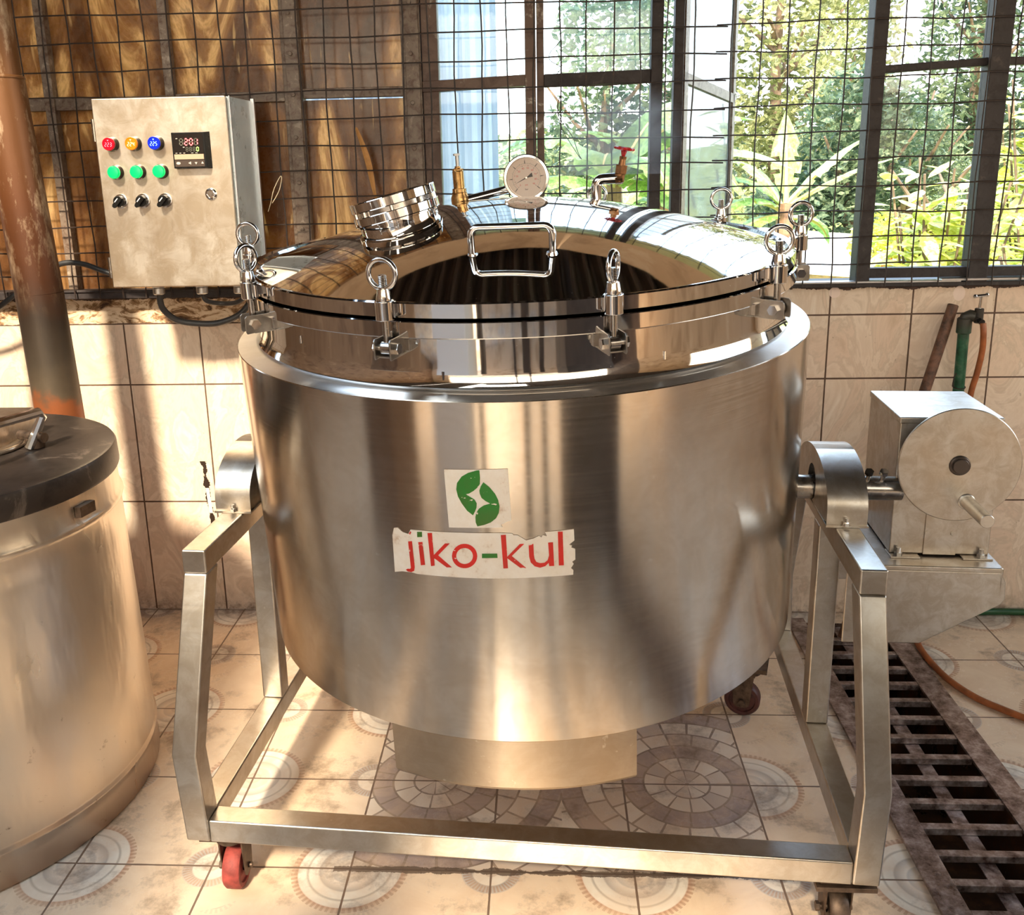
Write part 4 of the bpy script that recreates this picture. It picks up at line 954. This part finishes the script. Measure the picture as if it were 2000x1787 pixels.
for xx in (-1.150, -1.018, -.905):
    mb = MB(); mb.cyl(L(xx, CY+.10, CZ0-.012), L(xx, CY+.10, CZ0+.004), .020, n=6); mb.cyl(L(xx, CY+.10, CZ0-.034), L(xx, CY+.10, CZ0-.012), .0175, n=12, bev=.003); cbo(mb, 'cable_gland', M_ZINC)
# cables
def cable(name, label, pts, r, mat, cat='cable', n=10, sub=8):
    P_ = [Vector(p) for p in pts]; out = []
    for i in range(len(P_)-1):
        a = P_[max(i-1, 0)]; b = P_[i]; c = P_[i+1]; d = P_[min(i+2, len(P_)-1)]
        for k in range(sub):
            t = k/sub; out.append(.5*((2*b)+(-a+c)*t+(2*a-5*b+4*c-d)*t*t+(-a+3*b-3*c+d)*t**3))
    out.append(P_[-1]); o = MB().tube(out, r, n).build(name, mat, sharp=70); return tag(o, label, cat)
cable('power_cable', 'thick grey cable looping below the control box over the tiles', [(-1.150, 2.78, 1.128), (-1.148, 2.79, 1.085), (-1.12, 2.82, 1.045), (-1.06, 2.84, 1.030), (-1.00, 2.85, 1.030), (-.94, 2.86, 1.052), (-.905, 2.87, 1.09), (-.885, 2.90, 1.14)], .0095, M_RUBBER)
cable('power_cable', 'thinner black cable under the control box hugging the sill', [(-1.018, 2.78, 1.128), (-1.01, 2.79, 1.106), (-.97, 2.81, 1.095), (-.92, 2.80, 1.10), (-.885, 2.79, 1.125)], .007, M_RUBBER)
cable('power_cable', 'black cable rising behind the brown flue pipe to the control box', [(-1.95, 2.86, 1.02), (-1.80, 2.86, 1.04), (-1.70, 2.86, 1.085), (-1.58, 2.87, 1.17), (-1.49, 2.87, 1.215), (-1.42, 2.87, 1.215), (-1.35, 2.87, 1.19), (-1.28, 2.88, 1.165), (-1.2, 2.9, 1.15)], .0085, M_RUBBER)

# ------------------------------------------------------------------ insulated drum at the left
drum = thing('insulated_drum', 'tall steel drum with a black lid at the left edge', 'drum', (-1.508, 2.02, 0))
g = G('dented_drum_steel'); p = g.pos('obj'); x, y, z = g.xyz(p); ww = g.noise(g.scale(p, (1, 1, .35)), 5, 4, .55); sp = g.noise(p, 26, 6, .72)
c = g.mix(g.ramp(sp, [(.64, 0), (.70, .8)])*g.ramp(g.noise(p, 3.2, 2), [(.45, 0), (.6, 1)]), g.mix(ww, (.66, .58, .48), (.78, .72, .64)), (.12, .075, .04))
c = g.mix(g.ramp(z, [(0, .75), (.12, .15), (.3, 0)]), c, (.30, .17, .10))
M_DRUM = g.bsdf(color=c, metal=.95, rough=g.ramp(ww, [(.3, .24), (.7, .40)]), normal=g.bump(ww, .5, .02))
def cone(z): return .500+(.408-.500)*z/.80, .078*z/.80
rings = [0, .004, .06, .078, .083, .088, .094, .10, .2, .35, .5, .65, .715, .722, .728, .735, .742, .80]
V = []; F = []; n = 96
for z in rings:
    r, dx = cone(z)
    if z in (.083, .088): r += .004
    if z in (.722, .728, .735): r += .007 if z == .728 else .005
    if z == 0: r -= .012
    for i in range(n): V.append((dx+r*math.cos(2*PI*i/n), r*math.sin(2*PI*i/n), z))
for j in range(len(rings)-1):
    for i in range(n): F.append((j*n+i, j*n+(i+1) % n, (j+1)*n+(i+1) % n, (j+1)*n+i))
MB().add(V, F).build('shell', M_DRUM, drum, sharp=40)
M_LIDBLK = m_paint('sooty_black_lid', (.016, .012, .010), (.040, .030, .025), (.14, .11, .09), 9, .42, .3)
mb = MB(); mb.lathe([(0, .797), (.404, .797), (.412, .801), (.414, .806), (.412, .850), (.408, .857), (.400, .859), (.10, .859), (0, .859)], 96, 0, Matrix.Translation((.08, 0, 0)))
mb.build('lid', M_LIDBLK, drum, sharp=35)
mb = MB(); mb.box((-.12, -.03, .859), (.24, .21, .925)); mb.lathe([(.0, .859), (.115, .859), (.115, .872), (0, .872)], 48, 0, Matrix.Translation((.155, .07, 0))); mb.build('filler_hatch', M_HOUS, drum, bevel=.006)
mb = MB(); f1 = Vector((.296, .06, .862)); f2 = Vector((.272, -.09, .862)); t1 = f1+Vector((.030, .02, .085)); t2 = f2+Vector((.014, -.0, .092))
mb.tube([f2, t2+Vector((0, 0, -.012)), t2+Vector((.001, .010, 0)), t1+Vector((-.002, -.010, 0)), t1+Vector((0, 0, -.012)), f1], .0115, 10); mb.build('lid_handle', M_CHROME, drum)
mb = MB(); mb.cyl((.30, .08, .860), (.30, .08, .885), .022, n=16); mb.cyl((.255, .10, .885), (.33, .07, .885), .012, n=12); mb.build('hatch_bolt', M_DARKIRON, drum)
mb = MB(); a = math.radians(-12); rr_ = .455
mb.box((-.003, -.02, -.012), (.012, .03, .012), 0, Matrix.Translation((.07+.42*math.cos(a), .42*math.sin(a), .765)) @ Matrix.Rotation(a, 4, 'Z')); mb.cyl((.07+.42*math.cos(a), .42*math.sin(a)-.01, .755), (.07+.43*math.cos(a), .43*math.sin(a)+.025, .768), .006, n=8)
mb.build('lid_catch', M_DARKIRON, drum)
# flue pipe behind the drum
g = G('scorched_flue_steel'); p = g.pos(); x, y, z = g.xyz(p); nn = g.noise(g.scale(p, (1, 1, .35)), 22, 7, .7); zz = z+(g.noise(p, 7, 5, .6)-.5)*.18
c = g.ramp(zz/2.2, [(0, (.20, .06, .02)), (.385, (.27, .085, .03)), (.396, (.10, .075, .05)), (.435, (.055, .042, .03)), (.50, (.030, .020, .014)), (.55, (.06, .020, .007)), (.64, (.105, .036, .012)), (.8, (.17, .075, .028)), (1, (.22, .11, .05))])
c = g.mix(g.ramp(nn, [(.52, 0), (.66, .65)])*g.ramp(z/2.2, [(.5, 0), (.65, 1)]), c, (.62, .47, .31))
M_FLUE = g.bsdf(color=c, rough=.42, metal=.35, normal=g.bump(nn, .3, .003))
flue = thing('flue_pipe', 'rusty brown flue pipe standing behind the black-lidded drum', 'pipe', (-1.39, 2.61, 0))
mb = MB(); mb.cyl((.0, 0, 0), (-.035, 0, 1.16), .069, .064, 40); mb.build('lower_pipe', M_FLUE, flue, sharp=50)
mb = MB(); mb.cyl((-.035, 0, 1.16), (-.060, 0, 1.735), .0635, .060, 40); mb.cyl((-.060, 0, 1.735), (-.072, 0, 2.62), .054, .050, 40); mb.torus((-.060, 0, 1.737), .056, .006, n=36, m=8); mb.build('upper_pipe', M_FLUE, flue, sharp=50)
mb = MB(); mb.cyl((-1.80, 2.55, 0), (-1.67, 2.80, 1.62), .045, .042, 24, bev=.004); o = mb.build('wooden_pole', M_FLUE); tag(o, 'rusty brown pole leaning at the far left behind the flue', 'pole')
mb = MB(); mb.box((-2.0, YW-.035, 1.0), (-1.53, YW-.003, 1.34)); mb.build('x', M_BARBR) if 0 else None

# ------------------------------------------------------------------ water tap corner
tp = thing('water_tap', 'green standpipe with a small tap against the tiles', 'tap', (1.285, 2.925, 0))
g = G('green_painted_pipe'); p = g.pos(); nn = g.noise(p, 30, 6, .7); x, y, z = g.xyz(p)
c = g.ramp(nn, [(.35, (.008, .045, .022)), (.55, (.018, .115, .055)), (.72, (.10, .15, .09))]); c = g.mix(g.ramp(z, [(.93, 0), (.99, 1)]), c, (.05, .045, .035))
M_GREEN = g.bsdf(color=c, rough=.42)
mb = MB(); mb.cyl((0, 0, 0), (-.014, 0, .985), .0165, .0165, 24); mb.cyl((-.014, 0, .955), (-.014, 0, 1.005), .0215, bev=.004); mb.tube([(-.014, 0, .99), (-.012, -.002, 1.008), (-.002, -.006, 1.013), (.010, -.01, 1.010)], .017, 14); mb.build('standpipe', M_GREEN, tp)
mb = MB(); mb.cyl((.006, -.01, 1.008), (.022, -.014, 1.008), .014, n=6); mb.cyl((.02, -.014, .99), (.02, -.014, 1.035), .013, bev=.002); mb.cyl((.02, -.016, 1.0), (.02, -.04, .996), .009); tpb = mb.build('tap_body', plain('blackened_brass', (.06, .055, .05), .35, .7), tp)
mb = MB(); mb.cyl((.02, -.014, 1.035), (.021, -.014, 1.070), .0045, n=12); mb.cyl((.006, -.014, 1.071), (.036, -.014, 1.074), .0045, n=10)
for q in ((.004, -.014, 1.071), (.038, -.014, 1.075)): mb.lathe([(0, -.0065), (.0046, -.0046), (.0065, 0), (.0046, .0046), (0, .0065)], 12, 0, Matrix.Translation(q))
mb.build('tee_handle', M_CHROME, tpb)
M_HOSE = simple('orange_hose_rubber', (.36, .105, .03), .38, sc=25, var=.2)
mb = MB(); mb.torus((-.011, 0, .79), .018, .0018, Matrix.Rotation(.2, 3, 'X'), 24, 6); mb.tube([(-.028, -.004, .79), (-.035, -.012, .80), (-.034, -.014, .825), (-.028, -.012, .835)], .0018, 6); mb.build('wire_tie', M_WIRE, tp)
cable('garden_hose', 'orange-brown hose hanging from the small tap', [(1.305, 2.878, .995), (1.308, 2.874, .96), (1.312, 2.88, .91), (1.306, 2.885, .84), (1.296, 2.89, .77), (1.285, 2.89, .60), (1.27, 2.89, .40), (1.25, 2.88, .2), (1.22, 2.86, .06), (1.18, 2.84, .013)], .0088, M_HOSE, 'hose', 14)
cable('garden_hose', 'orange hose snaking over the floor beside the drain grate', [(1.20, 2.86, .011), (1.165, 2.80, .011), (1.148, 2.69, .011), (1.158, 2.55, .011), (1.195, 2.445, .011), (1.25, 2.375, .011), (1.33, 2.30, .011), (1.45, 2.22, .011), (1.65, 2.15, .011)], .0095, M_HOSE, 'hose', 14)
cable('garden_hose', 'dark green hose lying along the base of the right wall', [(1.22, 2.95, .014), (1.3, 2.962, .014), (1.38, 2.955, .014), (1.5, 2.962, .014), (1.7, 2.955, .014), (2.0, 2.96, .014)], .011, simple('green_hose_rubber', (.01, .075, .022), .4), 'hose', 12)
mb = MB(); mb.cyl((.94, 2.80, .0), (1.2465, 2.957, 1.040), .0165, .0160, 20, bev=.002); o = mb.build('wooden_rod', simple('weathered_brown_wood', (.16, .075, .045), .6, sc=45, var=.4)); tag(o, 'brown wooden rod leaning against the tiles by the tap', 'rod')
# hanging wire, thread and dry leaf caught in the mesh
cable('hanging_wire', 'thin black kinked wire dangling from the mesh in front of the window', [(.050, 2.915, 1.86), (.051, 2.915, 1.825), (.023, 2.915, 1.795), (.022, 2.915, 1.772), (.054, 2.915, 1.752), (.042, 2.915, 1.734), (.052, 2.915, 1.70), (.053, 2.915, 1.677), (.043, 2.915, 1.65), (.047, 2.915, 1.606), (.062, 2.915, 1.57), (.10, 2.915, 1.51), (.113, 2.915, 1.494), (.103, 2.915, 1.512), (.085, 2.915, 1.56), (.05, 2.915, 1.61), (.044, 2.915, 1.645), (.05, 2.915, 1.675)], .0011, M_WIRE, 'wire', 5, 6)
cable('loose_thread', 'pale looped thread caught on the mesh right of the control box', [(-.835, 2.90, 1.36), (-.825, 2.90, 1.385), (-.812, 2.90, 1.425), (-.79, 2.90, 1.462), (-.786, 2.90, 1.455), (-.797, 2.90, 1.42), (-.82, 2.90, 1.385)], .0012, plain('pale_thread', (.72, .60, .42), .8), 'thread', 5, 6)
mb = MB(); V = []; F = []
for i in range(9):
    t = i/8; c_ = Vector((-.560+.060*t+.006*math.sin(t*5), 2.942-.006*math.sin(t*7), 1.60-.225*t)); w = .0085*math.sin(PI*min(1, t*.85+.12))+.001
    V += [c_+Vector((-w, 0, 0)), c_+Vector((0, -.003, 0)), c_+Vector((w, 0, 0)), c_+Vector((0, -.0015, .001))]
for i in range(8):
    for k in range(4): F.append((4*i+k, 4*i+(k+1) % 4, 4*i+4+(k+1) % 4, 4*i+4+k))
o = MB().add(V, F).build('dry_leaf', simple('dry_leaf_brown', (.50, .24, .07), .6, sc=40)); tag(o, 'narrow dry brown leaf stuck between mesh and brown pane', 'leaf')

# ------------------------------------------------------------------ drain grate
g = G('rusty_grate_steel'); p = g.pos(); nn = g.noise(p, 30, 7, .7); n2 = g.noise(p, 5, 3)
M_GRATE = g.bsdf(color=g.ramp(nn, [(.35, (.09, .055, .045)), (.52, (.32, .25, .23)), (.68, (.60, .53, .53))]), metal=.7, rough=g.ramp(n2, [(.3, .24), (.7, .45)]), normal=g.bump(nn, .3, .002))
gr = thing('drain_grate', 'rusty steel ladder grate over the floor channel right of the stand', 'grate', (.965, 1.6, 0))
for x0, x1 in ((.790, .848), (1.068, 1.134)):
    mb = MB(); mb.box((x0-.965, TY0-.03-1.6, .001), (x1-.965, TY1+.02-1.6, .009)); mb.build('side_bar', M_GRATE, gr, bevel=.001)
mb = MB(); mb.box((.935-.965, TY0-1.6, -.016), (.972-.965, TY1-1.6, -.012)); mb.build('centre_strip', M_GRATE, gr, bevel=.001)
base = None
for k in range(29):
    yb = 2.784-.0876*k
    if base is None:
        mb = MB(); mb.box((.846-.965, -.010, -.011), (1.070-.965, .010, .006)); base = mb.build('cross_bar', M_GRATE, gr, bevel=.001); o = base
    else:
        o = base.copy(); C.objects.link(o); o.parent = gr
    o.location = (0, yb-1.6, 0)

# ------------------------------------------------------------------ outdoors
g = G('sunlit_grass'); p = g.pos(); nn = g.noise(p, 5, 7, .75); n2 = g.noise(p, .6, 3)
M_GRASS = g.bsdf(color=g.mix(n2, g.ramp(nn, [(.35, (.10, .17, .02)), (.6, (.36, .46, .08))]), g.ramp(nn, [(.35, (.18, .2, .05)), (.6, (.52, .52, .16))])), rough=.9)
mb = MB(); mb.add([(-30, YW+.16, -.02), (30, YW+.16, -.02), (30, 12, -.02), (-30, 12, -.02), (-30, 40, 2.5), (30, 40, 2.5)], [(0, 1, 2, 3), (3, 2, 5, 4)]); o = struct(mb, 'floor_outdoor', M_GRASS, smooth=False); o.name = 'trim_6'
g = G('packed_earth_yard'); p = g.pos(); nn = g.noise(p, 3, 6, .7)
M_EARTH = g.bsdf(color=g.ramp(nn, [(.35, (.34, .22, .13)), (.65, (.58, .42, .27))]), rough=.9)
mb = MB(); mb.add([(-30, -30, -.03), (30, -30, -.03), (30, -3, -.03), (-30, -3, -.03)], [(0, 1, 2, 3)]); mb.add([(-30, -3, -.03), (-2.6, -3, -.03), (-2.6, YW+.16, -.03), (-30, YW+.16, -.03)], [(0, 1, 2, 3)]); struct(mb, 'trim_7', M_EARTH, smooth=False)
mb = MB(); mb.box((-9, -8.2, 0), (6, -8, 2.3)); struct(mb, 'wall_yard', M_PLAST, smooth=False)  # unseen wall added so the steel reflects tan

def leafmat(name, c0, c1, c2, rough=.5, sc=1.3, trl=.35):
    g = G(name); p = g.pos(); n1 = g.noise(p, sc, 4, .6); n2 = g.noise(p, 40, 2)
    c = g.ramp(n1*.6+n2*.4, [(.36, c0), (.5, c1), (.64, c2)])
    d = g.n('ShaderNodeBsdfPrincipled'); g.put(d.inputs['Base Color'], c); d.inputs['Roughness'].default_value = rough
    t = g.n('ShaderNodeBsdfTranslucent'); g.put(t.inputs[0], c); m = g.n('ShaderNodeMixShader'); m.inputs[0].default_value = trl
    g.t.links.new(d.outputs[0], m.inputs[1]); g.t.links.new(t.outputs[0], m.inputs[2]); g.t.links.new(m.outputs[0], g.out.inputs[0]); return g.mat
M_LEAFB = leafmat('olive_tree_leaves', (.045, .065, .028), (.18, .20, .075), (.56, .55, .30), sc=.8)
M_LEAFD = leafmat('dark_tree_leaves', (.02, .05, .035), (.07, .12, .07), (.30, .36, .20), sc=.9)
M_LEAFY = leafmat('yellow_green_leaves', (.30, .34, .03), (.60, .60, .08), (.86, .84, .34), sc=2)
M_BROAD = leafmat('broad_shrub_leaves', (.20, .26, .02), (.58, .62, .12), (.90, .90, .62), .3, 4)
M_BANANA = leafmat('banana_leaves', (.07, .16, .035), (.27, .43, .12), (.66, .78, .34), .35, 1.6, .45)
M_BARK = simple('grey_brown_bark', (.20, .14, .10), .85, sc=8, var=.4, kind='world')
def foliage(name, blobs, n, size, mat, parent, seed):
    r = np.random.default_rng(seed); tot = sum(b[3]*b[4]*b[5] for b in blobs); V = []; F = []
    for (cx, cy, cz, rx, ry, rz) in blobs:
        k = int(n*rx*ry*rz/tot)
        d = r.normal(size=(k, 3)); d /= np.linalg.norm(d, axis=1)[:, None]
        rad = r.uniform(.35, 1.0, k)**.45
        # clumps
        cl = r.normal(size=(60, 3)); cl /= np.linalg.norm(cl, axis=1)[:, None]; ci = r.integers(0, 60, k)
        d = d*.55+cl[ci]*.6; d /= np.maximum(np.linalg.norm(d, axis=1)[:, None], .6)
        P_ = np.array([cx, cy, cz])+d*rad[:, None]*np.array([rx, ry, rz])
        a = r.normal(size=(k, 3)); a[:, 2] *= .6; a /= np.linalg.norm(a, axis=1)[:, None]
        b = np.cross(a, r.normal(size=(k, 3))); b /= np.linalg.norm(b, axis=1)[:, None]
        s = size*r.uniform(.6, 1.3, k)[:, None]
        q = np.stack([P_-a*s, P_+b*s*.42, P_+a*s, P_-b*s*.42], 1).reshape(-1, 3)
        o = len(V); V += [tuple(v) for v in q]; F += [(o+4*i, o+4*i+1, o+4*i+2, o+4*i+3) for i in range(k)]
    return quads(name, V, F, mat, parent)
def tree(label, x, y, blobs, n, size, mat, seed, group='trees beyond the windows', trunk=.12, k=1.0):
    x *= k; y *= k; size *= k; blobs = [(a*k, b*k, CAMH+(c-CAMH)*k, d*k, e*k, f*k) for a, b, c, d, e, f in blobs]
    t = thing('tree', label, 'tree', (x, y, 0), group=group)
    foliage('crown', blobs, n, size, mat, t, seed)
    r = random.Random(seed); mb = MB(); top = max(b[2] for b in blobs)
    mb.tube([(0, 0, -.1), (.05, 0, top*.3), (r.uniform(-.1, .1), 0, top*.6), (r.uniform(-.2, .2), 0, top)], trunk, 8, rads=[trunk, trunk*.85, trunk*.6, trunk*.25])
    for kk in range(6):
        z = top*r.uniform(.3, .7); a = r.uniform(0, 6.28); l = r.uniform(.6, 1.3)
        mb.tube([(0, 0, z), (l*.5*math.cos(a), l*.5*math.sin(a), z+l*.45), (l*math.cos(a), l*math.sin(a), z+l*1.1)], trunk*.3, 6, rads=[trunk*.4, trunk*.25, trunk*.1])
    mb.build('trunk', M_BARK, t, sharp=60); return t
tree('tall olive-green tree filling the view just right of the open sash', 3.1, 13.5, [(0, 0, 3.0, 1.0, 1.0, 1.5), (-.3, 0, 1.4, 1.0, 1, .9), (.4, .2, 4.2, .8, .8, 1.0)], 5200, .075, M_LEAFB, 11)
tree('sparse olive tree against the sky left of the thick dark window post', 4.35, 14.5, [(0, 0, 2.9, .75, .9, 1.7), (.1, 0, 1.2, .8, .9, .8)], 3000, .075, M_LEAFB, 12, k=1.25)
tree('dark dense bush below the olive trees beside the thick window post', 3.75, 12.0, [(0, 0, 1.6, .75, .7, .95), (-.5, 0, .8, .8, .7, .6)], 4200, .07, M_LEAFD, 13, k=.94)
tree('dark green tree right of the patch of sky', 6.15, 14.5, [(0, 0, 2.9, .85, 1, 1.5), (-.1, 0, 4.3, .6, .8, 1.0), (-.4, 0, 1.6, 1.2, 1, .9)], 6500, .07, M_LEAFD, 14, k=1.1)
tree('round teal-green bush low in front of the patch of sky', 5.05, 14.0, [(0, 0, 1.5, .75, .7, .75), (.2, 0, 1.0, .9, .6, .6)], 3200, .06, M_LEAFD, 15, k=0.93)
tree('light-leaved tree at the far right edge of the windows', 7.6, 14.5, [(0, 0, 3.4, .8, 1, 1.6), (0, 0, 1.8, .9, 1, .9)], 4200, .075, M_LEAFB, 16, k=1.35)
tree('tree with white sky gaps seen above the casement glass', 1.9, 15.0, [(0, 0, 3.2, .9, 1, 1.3), (.2, 0, 1.5, 1.1, 1, 1.1)], 3600, .075, M_LEAFD, 17, k=1.22)
tree('dark tree behind the banana leaves', .9, 14.0, [(0, 0, 3.1, .8, 1, 1.0), (-.2, 0, 1.4, 1.1, 1, 1.1)], 3600, .075, M_LEAFD, 18, k=1.05)
tree('low bright yellow-green bush in front of the tree line', 4.9, 11.0, [(0, 0, .55, .9, .5, .42), (-.9, .3, .5, .5, .4, .35)], 3000, .05, M_LEAFY, 19, group='bushes on the lawn', k=.8)
tree('long low hedge at the back of the lawn', 3.0, 16.5, [(0, 0, .9, 4.2, .6, 1.0), (3.5, 0, .9, 2.5, .6, 1.1), (-3, 0, 1.0, 2.2, .6, 1.0)], 9000, .085, M_LEAFB, 20, group='bushes on the lawn', k=1.35)

def banana_leaf(mb, base, az, el, L_, w, droop, seed):
    r = random.Random(seed); n = 22; pts = []; a = Vector((math.cos(az), math.sin(az), 0))
    p = Vector(base); e_ = el
    for i in range(n+1):
        pts.append((p.copy(), e_)); e_ -= droop/n*(.4+1.6*i/n); p = p+(a*math.cos(e_)+Vector((0, 0, math.sin(e_))))*(L_/n)
    side = Vector((-a.y, a.x, 0)); off = len(mb.v)
    for s in (-1, 1):
        V = []; F = []; tear = 0
        for i, (q, e_) in enumerate(pts):
            t = i/n; ww = w*math.sin(PI*min(1, max(0, (t-.08)/.92))**.75)+.004
            up = (a*-math.sin(e_)+Vector((0, 0, math.cos(e_))))
            if r.random() < .22: ww *= r.uniform(.72, .9)
            V += [q, q+side*s*ww*.5+up*ww*.16, q+side*s*ww-up*ww*.12*r.uniform(.3, 1.6)]
        for i in range(n):
            b = 3*i; F.append((b, b+3, b+4, b+1))
            if r.random() > .10: F.append((b+1, b+4, b+5, b+2))
        mb.add(V, F)
    mb.tube([q for q, _ in pts[:-2]], .012, 5, 1, rads=[.018*(1-i/n)+.003 for i in range(n-1)])
M_MIDRIB = plain('banana_midrib', (.62, .50, .22), .5)
M_BSTEM = simple('banana_stem', (.36, .20, .13), .6, sc=12, var=.4)
def banana(label, x, y, h, leaves, seed, sc=1):
    t = thing('banana_plant', label, 'plant', (x, y, 0), group='banana plants outside')
    mb = MB(); mb.tube([(0, 0, -.1), (.01, 0, h*.5), (.02, 0, h)], .09*sc, 10, rads=[.11*sc, .085*sc, .05*sc]); mb.build('stem', M_BSTEM, t)
    for i, (az, el, L_, w, dr) in enumerate(leaves):
        mb = MB(); banana_leaf(mb, (.02, 0, h-.05*i*.3), math.radians(az), math.radians(el), L_*sc, w*sc, dr, seed*31+i); mb.build('leaf', [M_BANANA, M_MIDRIB], t, sharp=60)
    return t
banana('banana plant with upright leaves right of the open casement', 1.60, 6.6, 1.18, [(88, 82, .62, .10, .25), (8, 48, .72, .085, .35), (-3, 32, .78, .075, .3), (172, 50, .6, .12, 1.2), (195, 30, .6, .13, 1.4), (150, 64, .6, .12, .9), (200, 5, .5, .11, 1.2), (30, 8, .5, .09, 1.2)], 3)
banana('large banana plant behind the left clear window', .44, 6.4, 1.40, [(20, 34, 1.1, .23, .6), (-8, 20, 1.15, .23, .7), (5, 52, 1.0, .23, 1.0), (160, 45, .9, .23, 1.2), (-30, 30, 1.0, .24, 1.4), (-45, 8, .9, .23, 1.3), (-70, 40, .9, .23, 1.6), (185, 20, .9, .23, 1.3), (-100, 50, .8, .22, 1.5), (40, 66, .9, .22, .8)], 4)
banana('second banana plant further right behind the left window', 1.0, 8.4, 1.22, [(170, 40, 1.0, .22, .9), (190, 22, 1.0, .23, 1.0), (-20, 50, .9, .20, 1.1), (-60, 35, .9, .23, 1.4), (200, 60, 1.0, .22, .9), (-120, 30, .9, .23, 1.3), (150, 8, .8, .20, 1.0), (10, 25, .7, .20, 1.4)], 5)
banana('low banana plant under the window behind the steam', .35, 5.3, .78, [(10, 45, .7, .13, 1.1), (60, 60, .7, .13, .9), (-40, 40, .7, .14, 1.3), (170, 35, .7, .13, 1.2), (-80, 50, .65, .13, 1.3), (130, 60, .7, .13, .9)], 6)
# broad-leaved shrub filling the lower right window
def shrub(label, x, y, h, stems, seed, spread=.5):
    t = thing('broadleaf_shrub', label, 'shrub', (x, y, 0), group='broad-leaved shrubs outside'); r = random.Random(seed); st = MB(); lf = MB()
    for s in range(stems):
        a = r.uniform(0, 6.28); q = r.uniform(.1, 1)*spread; hh_ = h*r.uniform(.72, 1.0); bx, by = q*.3*math.cos(a), q*.3*math.sin(a); tx, ty = q*math.cos(a), q*math.sin(a)
        pts = [(bx+(tx-bx)*k/6, by+(ty-by)*k/6, hh_*k/6) for k in range(7)]; st.tube(pts, .008, 5)
        for k in range(22):
            f_ = .25+.75*k/22; c_ = Vector((bx+(tx-bx)*f_, by+(ty-by)*f_, hh_*f_)); az = k*2.4+r.uniform(-.4, .4); el = math.radians(r.uniform(-25, 40)+30*(f_-.7)); Ln = r.uniform(.19, .33); w = Ln*.17
            d = Vector((math.cos(az)*math.cos(el), math.sin(az)*math.cos(el), math.sin(el))); sd = Vector((-math.sin(az), math.cos(az), 0)); up = d.cross(sd)*-1
            n = 5; V = []; F = []
            for i in range(n+1):
                tt = i/n; w_ = w*math.sin(PI*tt**.8)+.001; m_ = c_+d*(.03+Ln*tt)+Vector((0, 0, -.35*Ln*tt*tt)); V += [m_-sd*w_+up*w_*.3, m_, m_+sd*w_+up*w_*.3]
            for i in range(n): F += [(3*i, 3*i+1, 3*i+4, 3*i+3), (3*i+1, 3*i+2, 3*i+5, 3*i+4)]
            lf.add(V, F)
    st.build('stems', M_BARK, t); o = lf.build('leaves', M_BROAD, t, sharp=80); return t
shrub('bright broad-leaved shrub behind the window left of the right post', 2.50, 6.2, 1.50, 15, 1, .50)
shrub('taller broad-leaved shrub at the right edge of the windows', 3.55, 6.9, 2.0, 20, 2, .62)
shrub('broad-leaved shrub low in the right-hand window corner', 2.75, 5.2, 1.18, 13, 3, .42)
# corrugated shed wall seen through the left panes
g = G('pale_blue_corrugated_sheet'); p = g.pos(); nn = g.noise(p, 3, 5)
M_CORR = g.bsdf(color=g.ramp(nn, [(.3, (.17, .25, .40)), (.7, (.26, .35, .50))]), rough=.45, metal=.1)
V = []; F = []; n = 420
for i in range(n+1):
    x = -6+5.73*i/n+.0; a = .024*math.sin(i*.95)+(.03 if (i % 33) < 4 else 0)
    V += [(x, 4.9+a, -.05), (x, 4.9+a, 3.6)]
for i in range(n): F.append((2*i, 2*i+2, 2*i+3, 2*i+1))
sh = thing('corrugated_shed', 'pale blue corrugated sheet shed outside the left clear window', 'shed', (0, 0, 0))
quads('sheet_wall', V, F, M_CORR, sh)
V = []; F = []; 
for i in range(81):
    y = 4.9+.7*i/80; a = .018*math.sin(i*1.57); V += [(-.272+a, y, -.05), (-.272+a, y, 3.6)]
for i in range(80): F.append((2*i, 2*i+2, 2*i+3, 2*i+1))
quads('sheet_wall', V, F, M_CORR, sh)
mb = MB(); mb.box((-6.1, 4.7, 3.6), (-.12, 5.8, 3.66)); mb.build('roof', M_CORR, sh)
# little hut with washing in front of it
hut = thing('garden_hut', 'little pale tin-roofed hut low on the lawn outside', 'hut', (2.93, 10.12, 0))
mb = MB(); mb.add([(-.62, -.8, .42), (.75, -.8, .30), (.75, .6, .62), (-.62, .6, .74), (-.62, -.8, .40), (.75, -.8, .28), (.75, .6, .60), (-.62, .6, .72)], [(0, 1, 2, 3), (7, 6, 5, 4), (0, 4, 5, 1), (1, 5, 6, 2), (2, 6, 7, 3), (3, 7, 4, 0)]); mb.build('roof', plain('weathered_tin', (.62, .62, .64), .5), hut, smooth=False)
mb = MB(); mb.box((-.55, -.7, -.05), (.66, .5, .36)); mb.build('walls', simple('faded_boards', (.60, .42, .36), .8, sc=6, var=.35), hut, smooth=False)
cl = thing('washing_line', 'line of coloured washing beside the tin-roofed hut', 'washing line', (3.68, 9.27, 0))
mb = MB()
for xx in (-.55, .65): mb.cyl((xx, 0, -.05), (xx, 0, .62), .02, n=8)
mb.tube([(-.55, 0, .6), (0, 0, .56), (.65, 0, .6)], .006, 5); mb.build('line', M_BARK, cl)
for i, (c_, w) in enumerate((((.75, .20, .08), .12), ((.08, .35, .75), .16), ((.85, .80, .75), .2), ((.05, .25, .65), .12), ((.80, .45, .2), .14))):
    xx = -.5+.22*i; mb = MB(); V = []; F = []
    for k in range(7): V += [(xx+w*k/6, .012*math.sin(k*2), .575), (xx+w*k/6, .03*math.sin(k*1.7), .25+.03*(i % 3))]
    for k in range(6): F.append((2*k, 2*k+2, 2*k+3, 2*k+1))
    quads('cloth', V, F, plain('washing_%s' % 'abcde'[i], c_, .8), cl, True)
